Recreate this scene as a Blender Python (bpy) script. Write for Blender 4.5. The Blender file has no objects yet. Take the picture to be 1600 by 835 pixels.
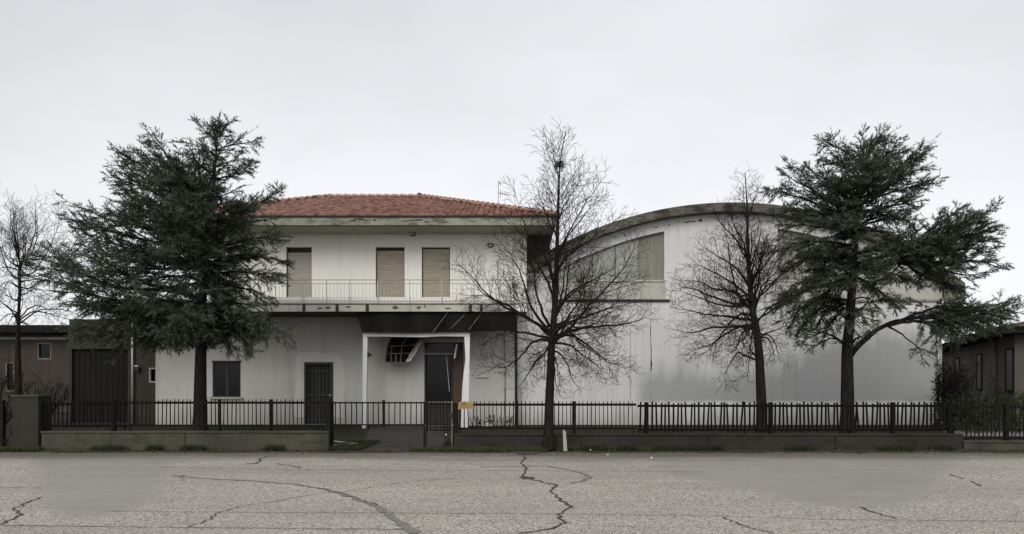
import bpy, math, random
import numpy as np
from mathutils import Vector, Matrix
random.seed(7); np.random.seed(7)
R = math.radians
SC = bpy.context.scene
C = SC.collection

# ------------------------------------------------------------------ camera
EYE, FPX, HZ = 1.6, 1155.0, 598.0
cam = bpy.data.cameras.new("camera"); camo = bpy.data.objects.new("camera", cam); C.objects.link(camo)
camo.location = (0, 0, EYE); camo.rotation_euler = (R(90), 0, 0)
cam.sensor_width = 36; cam.lens = FPX/1600*36; cam.shift_y = (HZ-417.5)/1600
cam.clip_start = 0.1; cam.clip_end = 3000
SC.camera = camo

# ------------------------------------------------------------------ sky, sun, exposure
SUN_EL, SUN_AZ = R(36), R(196)          # high, behind the camera and a little to the left
W = bpy.data.worlds.new("World"); SC.world = W; W.use_nodes = True
nt = W.node_tree; nt.nodes.clear()
def wn(t, **k):
    n = nt.nodes.new(t)
    for a, b in k.items(): setattr(n, a, b)
    return n
sky = wn('ShaderNodeTexSky', sky_type='NISHITA', sun_disc=False)
sky.sun_elevation = SUN_EL; sky.sun_rotation = SUN_AZ
hs = wn('ShaderNodeHueSaturation'); hs.inputs['Saturation'].default_value = 0.12
b1 = wn('ShaderNodeBackground'); b1.inputs['Strength'].default_value = 0.05
nt.links.new(sky.outputs[0], hs.inputs['Color']); nt.links.new(hs.outputs[0], b1.inputs['Color'])
tc = wn('ShaderNodeTexCoord'); mp = wn('ShaderNodeMapping'); mp.inputs['Scale'].default_value = (1.1, 1.1, 2.2)
mp.inputs['Location'].default_value = (0.35, 0.1, 0.2)
nz = wn('ShaderNodeTexNoise'); nz.inputs['Scale'].default_value = 1.1; nz.inputs['Detail'].default_value = 5.0
cr = wn('ShaderNodeValToRGB')
cr.color_ramp.elements[0].position = 0.28; cr.color_ramp.elements[0].color = (0.44, 0.445, 0.465, 1)
cr.color_ramp.elements[1].position = 0.66; cr.color_ramp.elements[1].color = (0.652, 0.662, 0.688, 1)
b2 = wn('ShaderNodeBackground'); b2.inputs['Strength'].default_value = 1.0
nt.links.new(tc.outputs['Generated'], mp.inputs[0]); nt.links.new(mp.outputs[0], nz.inputs['Vector'])
nt.links.new(nz.outputs['Fac'], cr.inputs[0]); nt.links.new(cr.outputs[0], b2.inputs['Color'])
ad = wn('ShaderNodeAddShader'); wo = wn('ShaderNodeOutputWorld')
nt.links.new(b1.outputs[0], ad.inputs[0]); nt.links.new(b2.outputs[0], ad.inputs[1]); nt.links.new(ad.outputs[0], wo.inputs[0])
sl = bpy.data.lights.new("sun", 'SUN'); sl.energy = 1.5; sl.angle = R(35); sl.color = (1.0, 0.97, 0.93)
so = bpy.data.objects.new("sun", sl); C.objects.link(so)
sd = Vector((math.sin(SUN_AZ)*math.cos(SUN_EL), math.cos(SUN_AZ)*math.cos(SUN_EL), math.sin(SUN_EL)))
so.rotation_euler = sd.to_track_quat('Z', 'Y').to_euler(); so.location = (0, -10, 30)
SC.view_settings.view_transform = 'Standard'; SC.view_settings.look = 'None'
SC.view_settings.exposure = 0.0; SC.view_settings.gamma = 1.0; SC.view_settings.use_curve_mapping = False

# ------------------------------------------------------------------ helpers
def X(px, Y): return (px-800.0)/FPX*Y
def Z(py, Y): return EYE-(py-HZ)/FPX*Y
def GY(py): return EYE*FPX/(py-HZ)                       # distance of a ground point seen at that row
def G(px, py):
    y = GY(py); return (X(px, y), y)

class MB:
    def __init__(s): s.v = []; s.f = []; s.c = None
    def quad(s, a, b, c, d):
        n = len(s.v); s.v += [a, b, c, d]; s.f.append((n, n+1, n+2, n+3))
    def poly(s, pts):
        n = len(s.v); s.v += list(pts); s.f.append(tuple(range(n, n+len(pts))))
    def box(s, x0, x1, y0, y1, z0, z1):
        n = len(s.v)
        s.v += [(x0,y0,z0),(x1,y0,z0),(x1,y1,z0),(x0,y1,z0),(x0,y0,z1),(x1,y0,z1),(x1,y1,z1),(x0,y1,z1)]
        for q in ((0,3,2,1),(4,5,6,7),(0,1,5,4),(1,2,6,5),(2,3,7,6),(3,0,4,7)): s.f.append(tuple(n+i for i in q))
        return s
    def prism(s, pts, y0, y1):                            # outline in x,z extruded along y
        n = len(s.v); k = len(pts)
        s.v += [(p[0], y0, p[1]) for p in pts]+[(p[0], y1, p[1]) for p in pts]
        s.f.append(tuple(range(n, n+k))); s.f.append(tuple(reversed(range(n+k, n+2*k))))
        for i in range(k):
            j = (i+1) % k; s.f.append((n+j, n+i, n+k+i, n+k+j))
        return s
    def bar(s, p, q, w, h=None):                          # square bar between two points
        h = h or w; p = Vector(p); q = Vector(q); d = (q-p).normalized()
        a = d.cross(Vector((0,1,0)) if abs(d.y) < .9 else Vector((1,0,0))).normalized(); b = d.cross(a)
        n = len(s.v)
        for c in (p, q):
            for i, j in ((-1,-1),(1,-1),(1,1),(-1,1)): s.v.append(tuple(c+a*(w/2*i)+b*(h/2*j)))
        for f in ((3,2,1,0),(4,5,6,7),(0,1,5,4),(1,2,6,5),(2,3,7,6),(3,0,4,7)): s.f.append(tuple(n+i for i in f))
        return s
    def tube(s, pts, rad, k=6, cap=True):
        n0 = len(s.v); m = len(pts)
        ref = None
        for i in range(m):
            p = Vector(pts[i]); d = (Vector(pts[min(i+1, m-1)])-Vector(pts[max(i-1, 0)]))
            if d.length < 1e-9: d = Vector((0,0,1))
            d.normalize()
            if ref is None: ref = d.cross(Vector((0.3,1,0.1)) if abs(d.y) < .85 else Vector((1,0,0.2)))
            a = (ref-d*ref.dot(d))
            if a.length < 1e-6: a = d.orthogonal()
            a.normalize(); ref = a; b = d.cross(a); r = rad[i]
            for j in range(k):
                t = 2*math.pi*j/k; e = a*(math.cos(t)*r)+b*(math.sin(t)*r)
                s.v.append((p.x+e.x, p.y+e.y, p.z+e.z))
        for i in range(m-1):
            for j in range(k):
                j2 = (j+1) % k
                s.f.append((n0+i*k+j, n0+i*k+j2, n0+(i+1)*k+j2, n0+(i+1)*k+j))
        if cap:
            s.f.append(tuple(n0+j for j in reversed(range(k)))); s.f.append(tuple(n0+(m-1)*k+j for j in range(k)))
        return s
    def mesh(s, name, off=(0,0,0), smooth=False):
        me = bpy.data.meshes.new(name)
        o = off
        me.from_pydata([(p[0]-o[0], p[1]-o[1], p[2]-o[2]) for p in s.v], [], s.f)
        if smooth: me.polygons.foreach_set('use_smooth', [True]*len(me.polygons))
        me.update(); return me
    def build(s, name, mat, parent=None, smooth=False, bevel=0, loc=None):
        # verts are written in world coordinates; an unparented mesh keeps its origin at loc
        off = wloc(parent) if parent else (loc or (0,0,0))
        me = s.mesh(name, off, smooth); me.materials.append(mat)
        o = bpy.data.objects.new(name, me); C.objects.link(o)
        if parent: o.parent = parent
        else: o.location = off
        if bevel:
            b = o.modifiers.new('bevel', 'BEVEL'); b.width = bevel; b.segments = 2; b.limit_method = 'ANGLE'
        return o
def wloc(o):
    v = Vector((0,0,0))
    while o: v = v+o.location; o = o.parent
    return tuple(v)
def thing(name, label, cat, loc, group=None):
    o = bpy.data.objects.new(name, None); C.objects.link(o); o.location = loc; o.empty_display_size = .3
    return tag(o, label, cat, group)
def tag(o, label, cat, group=None, kind=None):
    o['label'] = label; o['category'] = cat
    if group: o['group'] = group
    if kind: o['kind'] = kind
    return o
def struct(o): o['kind'] = 'structure'; return o
def stuff(o): o['kind'] = 'stuff'; return o
def copies(proto_mesh, name, locs, parent, rots=None):
    pl = Vector(wloc(parent)); out = []
    for i, l in enumerate(locs):
        o = bpy.data.objects.new(name, proto_mesh); C.objects.link(o); o.parent = parent
        o.location = Vector(l)-pl
        if rots: o.rotation_euler = rots[i]
        out.append(o)
    return out

# ------------------------------------------------------------------ materials
class NT:
    def __init__(s, name):
        s.m = bpy.data.materials.new(name); s.m.use_nodes = True; s.t = s.m.node_tree
        s.b = s.t.nodes['Principled BSDF']; s.co = s.n('ShaderNodeTexCoord').outputs['Object']
    def n(s, t, **k):
        x = s.t.nodes.new(t)
        for a, b in k.items(): setattr(x, a, b)
        return x
    def l(s, a, b): s.t.links.new(a, b)
    def noise(s, scale, detail=5, rough=.6, stretch=None, loc=(0,0,0)):
        x = s.n('ShaderNodeTexNoise'); x.inputs['Scale'].default_value = scale; x.inputs['Detail'].default_value = detail
        x.inputs['Roughness'].default_value = rough
        m = s.n('ShaderNodeMapping'); m.inputs['Scale'].default_value = stretch or (1,1,1); m.inputs['Location'].default_value = loc
        s.l(s.co, m.inputs[0]); s.l(m.outputs[0], x.inputs['Vector']); return x.outputs['Fac']
    def ramp(s, fac, p0, p1, c0=(0,0,0), c1=(1,1,1)):
        r = s.n('ShaderNodeValToRGB'); e = r.color_ramp.elements
        e[0].position = p0; e[1].position = p1; e[0].color = (*c0, 1); e[1].color = (*c1, 1)
        s.l(fac, r.inputs[0]); return r.outputs[0]
    def mix(s, fac, a, b, mode='MIX'):
        x = s.n('ShaderNodeMix', data_type='RGBA', blend_type=mode)
        for v, i in ((fac, 0), (a, 6), (b, 7)):
            if isinstance(v, (int, float)): x.inputs[i].default_value = v
            elif isinstance(v, tuple): x.inputs[i].default_value = (*v, 1)
            else: s.l(v, x.inputs[i])
        return x.outputs[2]
    def math(s, op, a, b=0.0):
        x = s.n('ShaderNodeMath', operation=op)
        for v, i in ((a, 0), (b, 1)):
            if isinstance(v, (int, float)): x.inputs[i].default_value = v
            else: s.l(v, x.inputs[i])
        return x.outputs[0]
    def bump(s, h, strength=.3, dist=.01):
        x = s.n('ShaderNodeBump'); x.inputs['Strength'].default_value = strength; x.inputs['Distance'].default_value = dist
        s.l(h, x.inputs['Height']); s.l(x.outputs[0], s.b.inputs['Normal'])
    def done(s, col, rough=.85, metal=0.0, spec=.3):
        if isinstance(col, tuple): s.b.inputs['Base Color'].default_value = (*col, 1)
        else: s.l(col, s.b.inputs['Base Color'])
        s.b.inputs['Roughness'].default_value = rough; s.b.inputs['Metallic'].default_value = metal
        s.b.inputs['Specular IOR Level'].default_value = spec
        return s.m
def mat(name, c1, c2, scale=4, rough=.85, metal=0, bump=0, stretch=None, lo=.35, hi=.65, spec=.3):
    t = NT(name); f = t.noise(scale, 6, .65, stretch)
    if bump: t.bump(f, bump, .02)
    return t.done(t.mix(t.ramp(f, lo, hi), c1, c2), rough, metal, spec)
def plaster(name, base, alt, dirt, streak=.5, peel=.0, splash=.5, peelcol=(.30,.29,.27), seed=0.0, low_shade=False):
    t = NT(name); sd_ = (seed, seed*1.7, seed*.6)
    big = t.noise(.45, 4, .55, None, sd_)
    col = t.mix(t.ramp(big, .38, .62), base, alt)
    if low_shade:                                             # ambient tree shade painted grey into the lower wall, higher at the right
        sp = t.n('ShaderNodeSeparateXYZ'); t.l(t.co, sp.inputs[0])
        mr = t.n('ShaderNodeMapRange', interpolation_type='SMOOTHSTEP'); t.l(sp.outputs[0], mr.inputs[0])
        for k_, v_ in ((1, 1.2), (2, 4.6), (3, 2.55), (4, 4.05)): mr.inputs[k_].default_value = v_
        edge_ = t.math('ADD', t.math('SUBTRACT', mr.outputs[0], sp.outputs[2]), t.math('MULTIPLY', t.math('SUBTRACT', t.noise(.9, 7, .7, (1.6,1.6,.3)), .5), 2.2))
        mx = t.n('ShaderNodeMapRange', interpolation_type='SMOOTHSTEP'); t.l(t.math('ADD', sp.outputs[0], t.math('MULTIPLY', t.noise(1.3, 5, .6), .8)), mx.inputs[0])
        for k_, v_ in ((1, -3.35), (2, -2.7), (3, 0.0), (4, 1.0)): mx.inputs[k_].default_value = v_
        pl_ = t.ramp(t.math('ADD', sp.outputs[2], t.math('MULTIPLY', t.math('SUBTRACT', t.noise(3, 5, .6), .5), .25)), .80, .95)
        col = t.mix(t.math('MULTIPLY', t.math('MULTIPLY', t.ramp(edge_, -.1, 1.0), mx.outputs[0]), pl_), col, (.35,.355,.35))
    st = t.noise(1.0, 6, .7, (3.2, 3.2, .16), sd_)                      # vertical run marks
    col = t.mix(t.math('MULTIPLY', t.ramp(st, .50, .78), streak), col, dirt)
    s2_ = t.noise(1.0, 5, .7, (9, 9, .22), (seed+2, 5, 1)); col = t.mix(t.math('MULTIPLY', t.ramp(s2_, .56, .70), streak*.6), col, dirt)
    fine = t.noise(9, 8, .75, None, sd_)
    col = t.mix(t.math('MULTIPLY', t.ramp(fine, .5, .72), .22), col, dirt)
    if peel:
        pe = t.noise(1.15, 9, .72, None, (seed+4.1, 2.0, seed))
        col = t.mix(t.ramp(pe, peel, peel+.015), col, peelcol)
    sx = t.n('ShaderNodeSeparateXYZ'); t.l(t.co, sx.inputs[0])
    hz = t.math('SUBTRACT', t.math('MULTIPLY', t.noise(1.6, 8, .7, (1,1,.35), sd_), 1.5), sx.outputs[2])   # mud splashed on the foot of the wall
    col = t.mix(t.math('MULTIPLY', t.ramp(hz, .1, .7), splash), col, dirt)
    t.bump(t.noise(30, 4, .6), .25, .008)
    return t.done(col, .92, 0, .2)

M = {}
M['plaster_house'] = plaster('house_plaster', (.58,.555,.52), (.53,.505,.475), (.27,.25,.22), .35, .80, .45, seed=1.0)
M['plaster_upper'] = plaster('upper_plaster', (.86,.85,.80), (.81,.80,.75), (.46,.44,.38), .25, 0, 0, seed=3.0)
M['plaster_hall'] = plaster('hall_plaster', (.67,.67,.65), (.60,.60,.585), (.30,.29,.27), .36, .79, .6, seed=6.0, low_shade=True)  # includes the shade painted on the lower wall
M['plaster_annex'] = plaster('annex_plaster', (.058,.053,.042), (.045,.041,.033), (.03,.028,.022), .5, .70, .4, (.42,.40,.35), seed=9.0)
M['plaster_left'] = plaster('pinkish_plaster', (.062,.051,.044), (.048,.041,.036), (.09,.08,.07), .5, .75, .4, seed=11.0)
M['plaster_right'] = plaster('brown_plaster', (.12,.104,.085), (.09,.08,.068), (.08,.07,.06), .5, 0, .5, seed=13.0)
M['paint_patch'] = mat('fresh_paint', (.67,.655,.625), (.61,.595,.565), 1.4)
M['dull_glass'] = NT('dull_glass').done((.012,.012,.012), .5, 0, .05)
M['white_paint'] = plaster('white_frame_paint', (.78,.79,.79), (.70,.71,.71), (.36,.35,.33), .4, .82, .3, seed=2.0)
def concrete(name, a, b, stain, lo=.52, hi=.60, sd_=0.0):
    t = NT(name); f = t.noise(1.1, 6, .6, None, (sd_, 0, 0)); col = t.mix(t.ramp(f, .35, .65), a, b)
    g = t.noise(2.6, 10, .78, (.55, 1, 1.6), (sd_, 3, 1)); col = t.mix(t.ramp(g, lo, hi), col, stain)
    v = t.noise(2.0, 5, .7, (3, 3, .3), (sd_, 1, 1)); col = t.mix(t.math('MULTIPLY', t.ramp(v, .5, .75), .5), col, stain)
    t.bump(g, .5, .03); return t.done(col, .95, 0, .15)
M['fascia'] = concrete('eave_concrete', (.33,.33,.265), (.25,.25,.195), (.12,.115,.095), .48, .60)
M['arch'] = concrete('arch_concrete', (.165,.155,.125), (.12,.115,.095), (.045,.041,.035), .45, .56, 5)
M['slab'] = concrete('balcony_concrete', (.52,.50,.42), (.43,.41,.35), (.06,.055,.045), .60, .64, 9)
M['low_wall'] = concrete('low_wall_concrete', (.044,.041,.034), (.030,.028,.024), (.018,.020,.013), .5, .68, 3)
M['low_wall_pale'] = concrete('low_wall_pale', (.085,.080,.060), (.055,.052,.041), (.028,.032,.016), .52, .68, 7)
M['pillar'] = concrete('pillar_concrete', (.045,.040,.035), (.034,.030,.027), (.02,.02,.016), .52, .68, 13)
M['slab_soffit'] = mat('shaded_soffit', (.075,.07,.06), (.05,.047,.04), 1.5)  # shade below the balcony put into a dark base colour
M['soffit'] = mat('soffit_paint', (.30,.29,.25), (.25,.24,.20), 1.2)
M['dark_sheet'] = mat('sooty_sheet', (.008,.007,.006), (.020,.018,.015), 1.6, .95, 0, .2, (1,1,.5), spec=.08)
M['dark_panel'] = mat('dark_brown_sheet', (.024,.019,.016), (.036,.029,.025), 2, .8)
M['black_iron'] = mat('black_iron', (.010,.0095,.0095), (.022,.018,.016), 7, .8, 0, spec=.05)
M['slat_iron'] = mat('dark_slat', (.008,.0075,.0075), (.013,.012,.011), 5, .85, spec=.03)
M['rust_iron'] = mat('rusty_iron', (.10,.075,.055), (.24,.22,.19), 9, .75, .2)
M['pale_iron'] = mat('pale_painted_iron', (.48,.45,.40), (.25,.18,.13), 8, .7, .1, 0, None, .55, .72)
M['rail_brown'] = mat('worn_rail', (.17,.135,.11), (.33,.30,.26), 7, .8)
M['grey_metal'] = mat('galvanised_metal', (.30,.31,.32), (.42,.43,.44), 6, .5, .5)
M['shutter'] = mat('roller_shutter_beige', (.45,.395,.32), (.345,.305,.25), 1.6, .6, 0, 0, (1,1,9))
M['shutter_grey'] = mat('roller_shutter_grey', (.47,.445,.40), (.40,.375,.33), 2.2, .6, 0, 0, (1,1,6))
M['ribbed'] = mat('ribbed_sheet', (.40,.39,.33), (.30,.29,.25), 1.2, .6, 0, 0, (5,5,.3))
M['panel'] = mat('dull_infill_panel', (.36,.365,.335), (.29,.295,.275), .8, .6, 0, 0, (2,2,.4))
M['cream'] = plaster('cream_panel', (.50,.485,.43), (.44,.43,.385), (.24,.23,.19), .6, 0, 0, seed=21)
M['glass'] = NT('dark_glass').done((.010,.010,.011), .12, 0, .16)
M['door'] = mat('dark_green_door', (.020,.026,.020), (.034,.040,.032), 5, .5, 0, 0, (4,4,.5))
M['door_bar'] = mat('door_bar_paint', (.075,.085,.070), (.055,.062,.052), 6, .55)
M['brown_door'] = mat('dark_door', (.020,.018,.018), (.032,.028,.027), 3, .45)
M['wood'] = mat('brown_wood', (.085,.052,.036), (.055,.035,.026), 4, .75, 0, .1, (8,8,.6))
M['grey_wood'] = mat('weathered_wood', (.44,.43,.41), (.30,.29,.27), 6, .85, 0, .1, (8,8,.6))
M['board'] = mat('dark_board', (.015,.0138,.0125), (.024,.021,.0185), 3, .95, 0, .1, (6,6,.5), spec=.05)
M['bark'] = mat('dark_bark', (.012,.010,.009), (.032,.027,.023), 14, 1, 0, .8, (1,1,.25), spec=.04)
M['bark_cedar'] = mat('cedar_bark', (.012,.011,.010), (.030,.027,.024), 12, 1, 0, .8, (1,1,.25), spec=.04)
M['twig'] = mat('twig_bark', (.017,.014,.012), (.028,.023,.019), 3, 1, spec=.04)
M['white_plate'] = mat('white_plate', (.62,.63,.63), (.55,.56,.56), 5, .5)
M['ink'] = mat('black_print', (.03,.03,.03), (.05,.05,.05), 5, .6)
M['yellow'] = mat('faded_yellow_plate', (.36,.28,.13), (.30,.23,.10), 8, .6)
M['orange_ink'] = mat('orange_print', (.24,.12,.05), (.18,.09,.04), 8, .6)
M['paper'] = mat('litter_paper', (.62,.62,.60), (.5,.5,.48), 9, .8)
M['soil'] = mat('leaf_litter', (.060,.048,.038), (.028,.024,.019), 7, 1, 0, .4)
M['gutter'] = mat('dark_gutter', (.018,.017,.016), (.03,.028,.026), 5, .6)
# tiles: colour per tile stored on the mesh, lichen and soot from noise
t = NT('clay_tile'); at = t.n('ShaderNodeAttribute'); at.attribute_name = 'tint'
col = t.mix(at.outputs['Fac'], (.15,.078,.060), (.39,.235,.185)); col = t.mix(t.math('MULTIPLY', t.ramp(t.noise(3, 8, .75), .52, .7), .55), col, (.20,.165,.13))
M['tile'] = t.done(col, .9, 0, .2)
def leafmat(name, a, b, tr=.15):
    t = NT(name); at = t.n('ShaderNodeAttribute'); at.attribute_name = 'tint'
    m = t.done(t.mix(at.outputs['Fac'], a, b), .75, 0, .2); return m
M['needle'] = leafmat('cedar_needles', (.016,.022,.015), (.098,.122,.080))
M['hedge'] = leafmat('hedge_leaves', (.016,.026,.010), (.050,.075,.026))
M['ivy'] = leafmat('dark_shrub_leaves', (.014,.012,.010), (.038,.034,.026))
M['weed'] = leafmat('weed_leaves', (.018,.024,.011), (.045,.055,.026))
M['grass'] = leafmat('grass_blades', (.030,.040,.014), (.075,.09,.032))
M['deadleaf'] = leafmat('dead_leaves', (.05,.036,.025), (.10,.072,.05))
# asphalt: pale worn aggregate
t = NT('worn_asphalt')
vo = t.n('ShaderNodeTexVoronoi'); vo.inputs['Scale'].default_value = 58; t.l(t.co, vo.inputs['Vector'])
sep = t.n('ShaderNodeSeparateColor'); t.l(vo.outputs['Color'], sep.inputs[0])
g = t.ramp(sep.outputs[0], .05, .95, (.135,.123,.104), (.65,.60,.525))
f2 = t.noise(70, 3, .7); g = t.mix(t.math('MULTIPLY', t.ramp(f2, .52, .64), .5), g, (.10,.092,.08))
b_ = t.noise(.30, 6, .62, (.45, 1.7, 1)); g = t.mix(t.math('MULTIPLY', t.ramp(b_, .36, .68), .55), g, (.235,.222,.20))
b3 = t.noise(1.1, 7, .7, (.3, 1.6, 1), (3,1,0)); g = t.mix(t.math('MULTIPLY', t.ramp(b3, .5, .72), .5), g, (.45,.425,.38))
st = t.noise(2.2, 8, .7, (.8, 1.2, 1), (7,2,0)); g = t.mix(t.math('MULTIPLY', t.ramp(st, .60, .72), .45), g, (.13,.12,.105))
sa = t.n('ShaderNodeAttribute'); sa.attribute_name = 'smooth_wear'              # two areas sealed with fine slurry
f1 = t.noise(.8, 8, .7, (.5,1.5,1)); sc_ = t.mix(t.ramp(f1, .35, .65), (.315,.302,.272), (.262,.25,.225)); sc_ = t.mix(.16, sc_, g)
g = t.mix(t.ramp(t.math('ADD', sa.outputs['Fac'], t.math('MULTIPLY', t.math('SUBTRACT', t.noise(3.5, 8, .75), .5), .7)), .32, .68), g, sc_)
sx = t.n('ShaderNodeSeparateXYZ'); t.l(t.co, sx.inputs[0])                     # earth and grit washed to the edge of the road
ed = t.math('ADD', sx.outputs[1], t.math('MULTIPLY', t.math('SUBTRACT', t.noise(.8, 8, .72, (.35, 1.3, 1)), .5), 2.6))
mr = t.n('ShaderNodeMapRange', interpolation_type='SMOOTHSTEP'); t.l(ed, mr.inputs[0]); mr.inputs[1].default_value = 14.7; mr.inputs[2].default_value = 16.5
g = t.mix(t.math('MULTIPLY', mr.outputs[0], .8), g, (.095,.083,.066))
t.bump(sep.outputs[0], .3, .005); M['asphalt'] = t.done(g, .95, 0, .15)
M['crack'] = mat('crack_dirt', (.05,.045,.039), (.085,.078,.068), 8, 1)
M['tar'] = mat('old_tar', (.16,.156,.146), (.22,.213,.198), 14, .9)
M['seam'] = mat('paving_seam', (.10,.096,.09), (.15,.145,.135), 10, 1)
t = NT('verge_earth'); a_ = t.noise(1.3, 8, .7); b_ = t.noise(14, 6, .7)
col = t.mix(t.ramp(a_, .42, .6), (.075,.064,.050), (.050,.058,.024)); col = t.mix(t.math('MULTIPLY', t.ramp(b_, .45, .7), .7), col, (.022,.02,.015))
t.bump(b_, .8, .04); M['verge'] = t.done(col, 1, 0, .1)
t = NT('yard_earth'); a_ = t.noise(.6, 8, .7); b_ = t.noise(9, 6, .7)
col = t.mix(t.ramp(a_, .42, .6), (.038,.033,.027), (.032,.036,.018)); col = t.mix(t.math('MULTIPLY', t.ramp(b_, .45, .7), .7), col, (.018,.016,.012))
t.bump(b_, .8, .05); M['yard'] = t.done(col, 1, 0, .1)
M['drive'] = mat('damp_earth_drive', (.030,.026,.023), (.050,.044,.038), 1.6, .95, 0, .3)
M['path'] = mat('pale_path', (.24,.23,.22), (.18,.175,.165), 3, .9)

# ------------------------------------------------------------------ ground
FY = 17.6                                                   # the fence line
def sheet(name, m, pts, z):
    b = MB(); b.poly([(p[0], p[1], z) for p in pts]); return struct(b.build(name, M[m]))
sheet('ground', 'yard', [(-900,-400),(900,-400),(900,1500),(-900,1500)], -.03)
def wavy(x0, x1, y, amp, n=160, inc=None):
    return [(x0+(x1-x0)*i/n, y+amp*(math.sin(i*.9)+math.sin(i*2.3+1)+random.uniform(-1,1))/3) for i in range(n+1)]
PATCHES = [[(48,708),(274,708),(270,724),(262,745),(250,768),(226,787),(196,800),(150,809),(100,807),(76,795),(64,770),(58,745)],
 [(1018,708),(1494,708),(1478,735),(1462,754),(1450,770),(1430,785),(1390,792),(1330,794),(1270,789),(1225,779),(1190,768),(1140,757),(1090,749),(1040,740),(1024,728)],
 [(636,702),(704,702),(700,706),(680,709),(655,709),(640,706)]]
def smooth_mask(x, y):
    out = np.zeros_like(x)
    for pl in PATCHES:
        P = np.array([G(*p) for p in pl]); n = len(P); ins = np.zeros(x.shape, bool); dm = np.full(x.shape, 9.0)
        for k in range(n):
            a, b = P[k], P[(k+1)%n]
            c = ((a[1] > y) != (b[1] > y)) & (x < (b[0]-a[0])*(y-a[1])/(b[1]-a[1]+1e-12)+a[0]); ins ^= c
            t = np.clip(((x-a[0])*(b[0]-a[0])+(y-a[1])*(b[1]-a[1]))/((b-a)@(b-a)), 0, 1)
            dm = np.minimum(dm, np.hypot(x-a[0]-t*(b[0]-a[0]), y-a[1]-t*(b[1]-a[1])))
        out = np.maximum(out, np.clip(.5+np.where(ins, dm, -dm)/.9, 0, 1))
    return out
rx = np.concatenate([[-140,-60,-30,-20], np.arange(-17,20,.15), [26,40,70,140]])
ry = np.concatenate([[-60,-25,-5,3], np.arange(6,16.7,.15), [16.85]])
gx, gy_ = np.meshgrid(rx, ry); gy_[-1] += .08*np.sin(gx[-1]*2.1)+.06*np.sin(gx[-1]*5.3+1)+np.random.uniform(-.06,.06,gx.shape[1])
nx_, ny_ = len(rx), len(ry); idx = np.arange(nx_*ny_).reshape(ny_, nx_)
me = bpy.data.meshes.new('asphalt_road')
me.from_pydata(np.stack([gx.ravel(), gy_.ravel(), np.zeros(nx_*ny_)], 1).tolist(), [], np.stack([idx[:-1,:-1],idx[:-1,1:],idx[1:,1:],idx[1:,:-1]], -1).reshape(-1,4).tolist())
at = me.attributes.new('smooth_wear','FLOAT','POINT'); at.data.foreach_set('value', smooth_mask(gx.ravel(), gy_.ravel()).astype(np.float32))
me.materials.append(M['asphalt']); road = bpy.data.objects.new('asphalt_road', me); C.objects.link(road); struct(road)
sheet('verge', 'verge', [(-140,16.6),(140,16.6),(140,19.2),(-140,19.2)], -.006)
sheet('yard_ground', 'yard', [(-140,18.2),(140,18.2),(140,60),(-140,60)], -.002)
dr = [(X(520,17.0),16.99),(X(702,17.0),16.99),(X(694,18),18.3),(X(690,27),27.4),(X(575,27),27.4),(X(570,20),20),(X(530,18.2),18.2)]
sheet('driveway', 'drive', dr, .004)
sheet('side_path', 'path', [(X(1470,23),22.2),(30,20.6),(30,22.4),(X(1470,24.5),24.5)], .004)
# smoothed repairs in the asphalt
def outline(pxs, jig=1.0):
    pts = [G(*p) for p in pxs]; out = []
    for i in range(len(pts)):
        a = Vector(pts[i]); c = Vector(pts[(i+1) % len(pts)]); k = max(2, int((c-a).length/.12))
        for j in range(k):
            q = a.lerp(c, j/k); out.append((q.x+random.gauss(0,.025)*jig, q.y+random.gauss(0,.035)*jig))
    return out
# cracks, tar runs and seams as thin inlays on the asphalt
def strip(name, m, pxs, w, jag=0.0, z=.008, sub=1):
    pts = [Vector(G(*p)) for p in pxs]
    p2 = []
    for i in range(len(pts)-1):
        for j in range(sub):
            q = pts[i].lerp(pts[i+1], j/sub)
            if j or i: q += Vector((random.gauss(0,jag), random.gauss(0,jag*1.6)))
            p2.append(q)
    p2.append(pts[-1])
    b = MB(); L = len(p2); prev = None
    for i, p in enumerate(p2):
        d = (p2[min(i+1,L-1)]-p2[max(i-1,0)]); d.normalize(); nn = Vector((-d.y, d.x))
        f = i/(L-1)
        ww = (w[0]*(1-f)+w[1]*f)*.5*random.uniform(.6,1.4)
        cur = (p+nn*ww, p-nn*ww)
        if prev: b.quad((prev[0].x,prev[0].y,z),(prev[1].x,prev[1].y,z),(cur[1].x,cur[1].y,z),(cur[0].x,cur[0].y,z))
        prev = cur
    return b.build(name, M[m], road)
A2 = lambda l, ox: [(ox+x/2, 680+y/2) for x, y in l]
strip('crack','crack',A2([(40,62),(38,75),(30,90),(45,105),(35,128),(50,137),(95,148),(140,155),(120,180),(150,200),(185,225),(145,250),(160,275),(130,293),(20,309)],800),(.04,.03),.02,.008,5)
strip('crack','crack',A2([(130,195),(100,205),(40,232),(70,250),(0,280),(-120,300)],0),(.024,.03),.02,.008,6)
strip('crack','crack',A2([(580,290),(650,265),(690,240),(760,222),(850,210),(1000,183),(1080,178),(1270,148),(1450,133)],0),(.02,.01),.02,.008,7)
strip('tar_run','tar',A2([(540,128),(700,140),(900,152),(1000,168),(1080,187),(1180,225),(1240,265),(1290,309)],0),(.03,.12),.02,.0075,8)
strip('crack','crack',A2([(1000,168),(1080,187),(1130,203),(1180,222)],0),(.02,.02),.015,.0095,6)
strip('crack','crack',A2([(530,130),(575,125),(560,134),(575,140)],0),(.02,.02),.02,.008,5)
strip('crack','crack',A2([(770,92),(800,88),(815,74),(850,67)],0),(.06,.03),.03,.008,4)
strip('crack','crack',A2([(860,90),(920,98),(935,104)],0),(.03,.03),.03,.008,4)
strip('crack','crack',A2([(660,258),(700,275),(740,290),(820,309)],800),(.02,.02),.012,.008,6)
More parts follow.
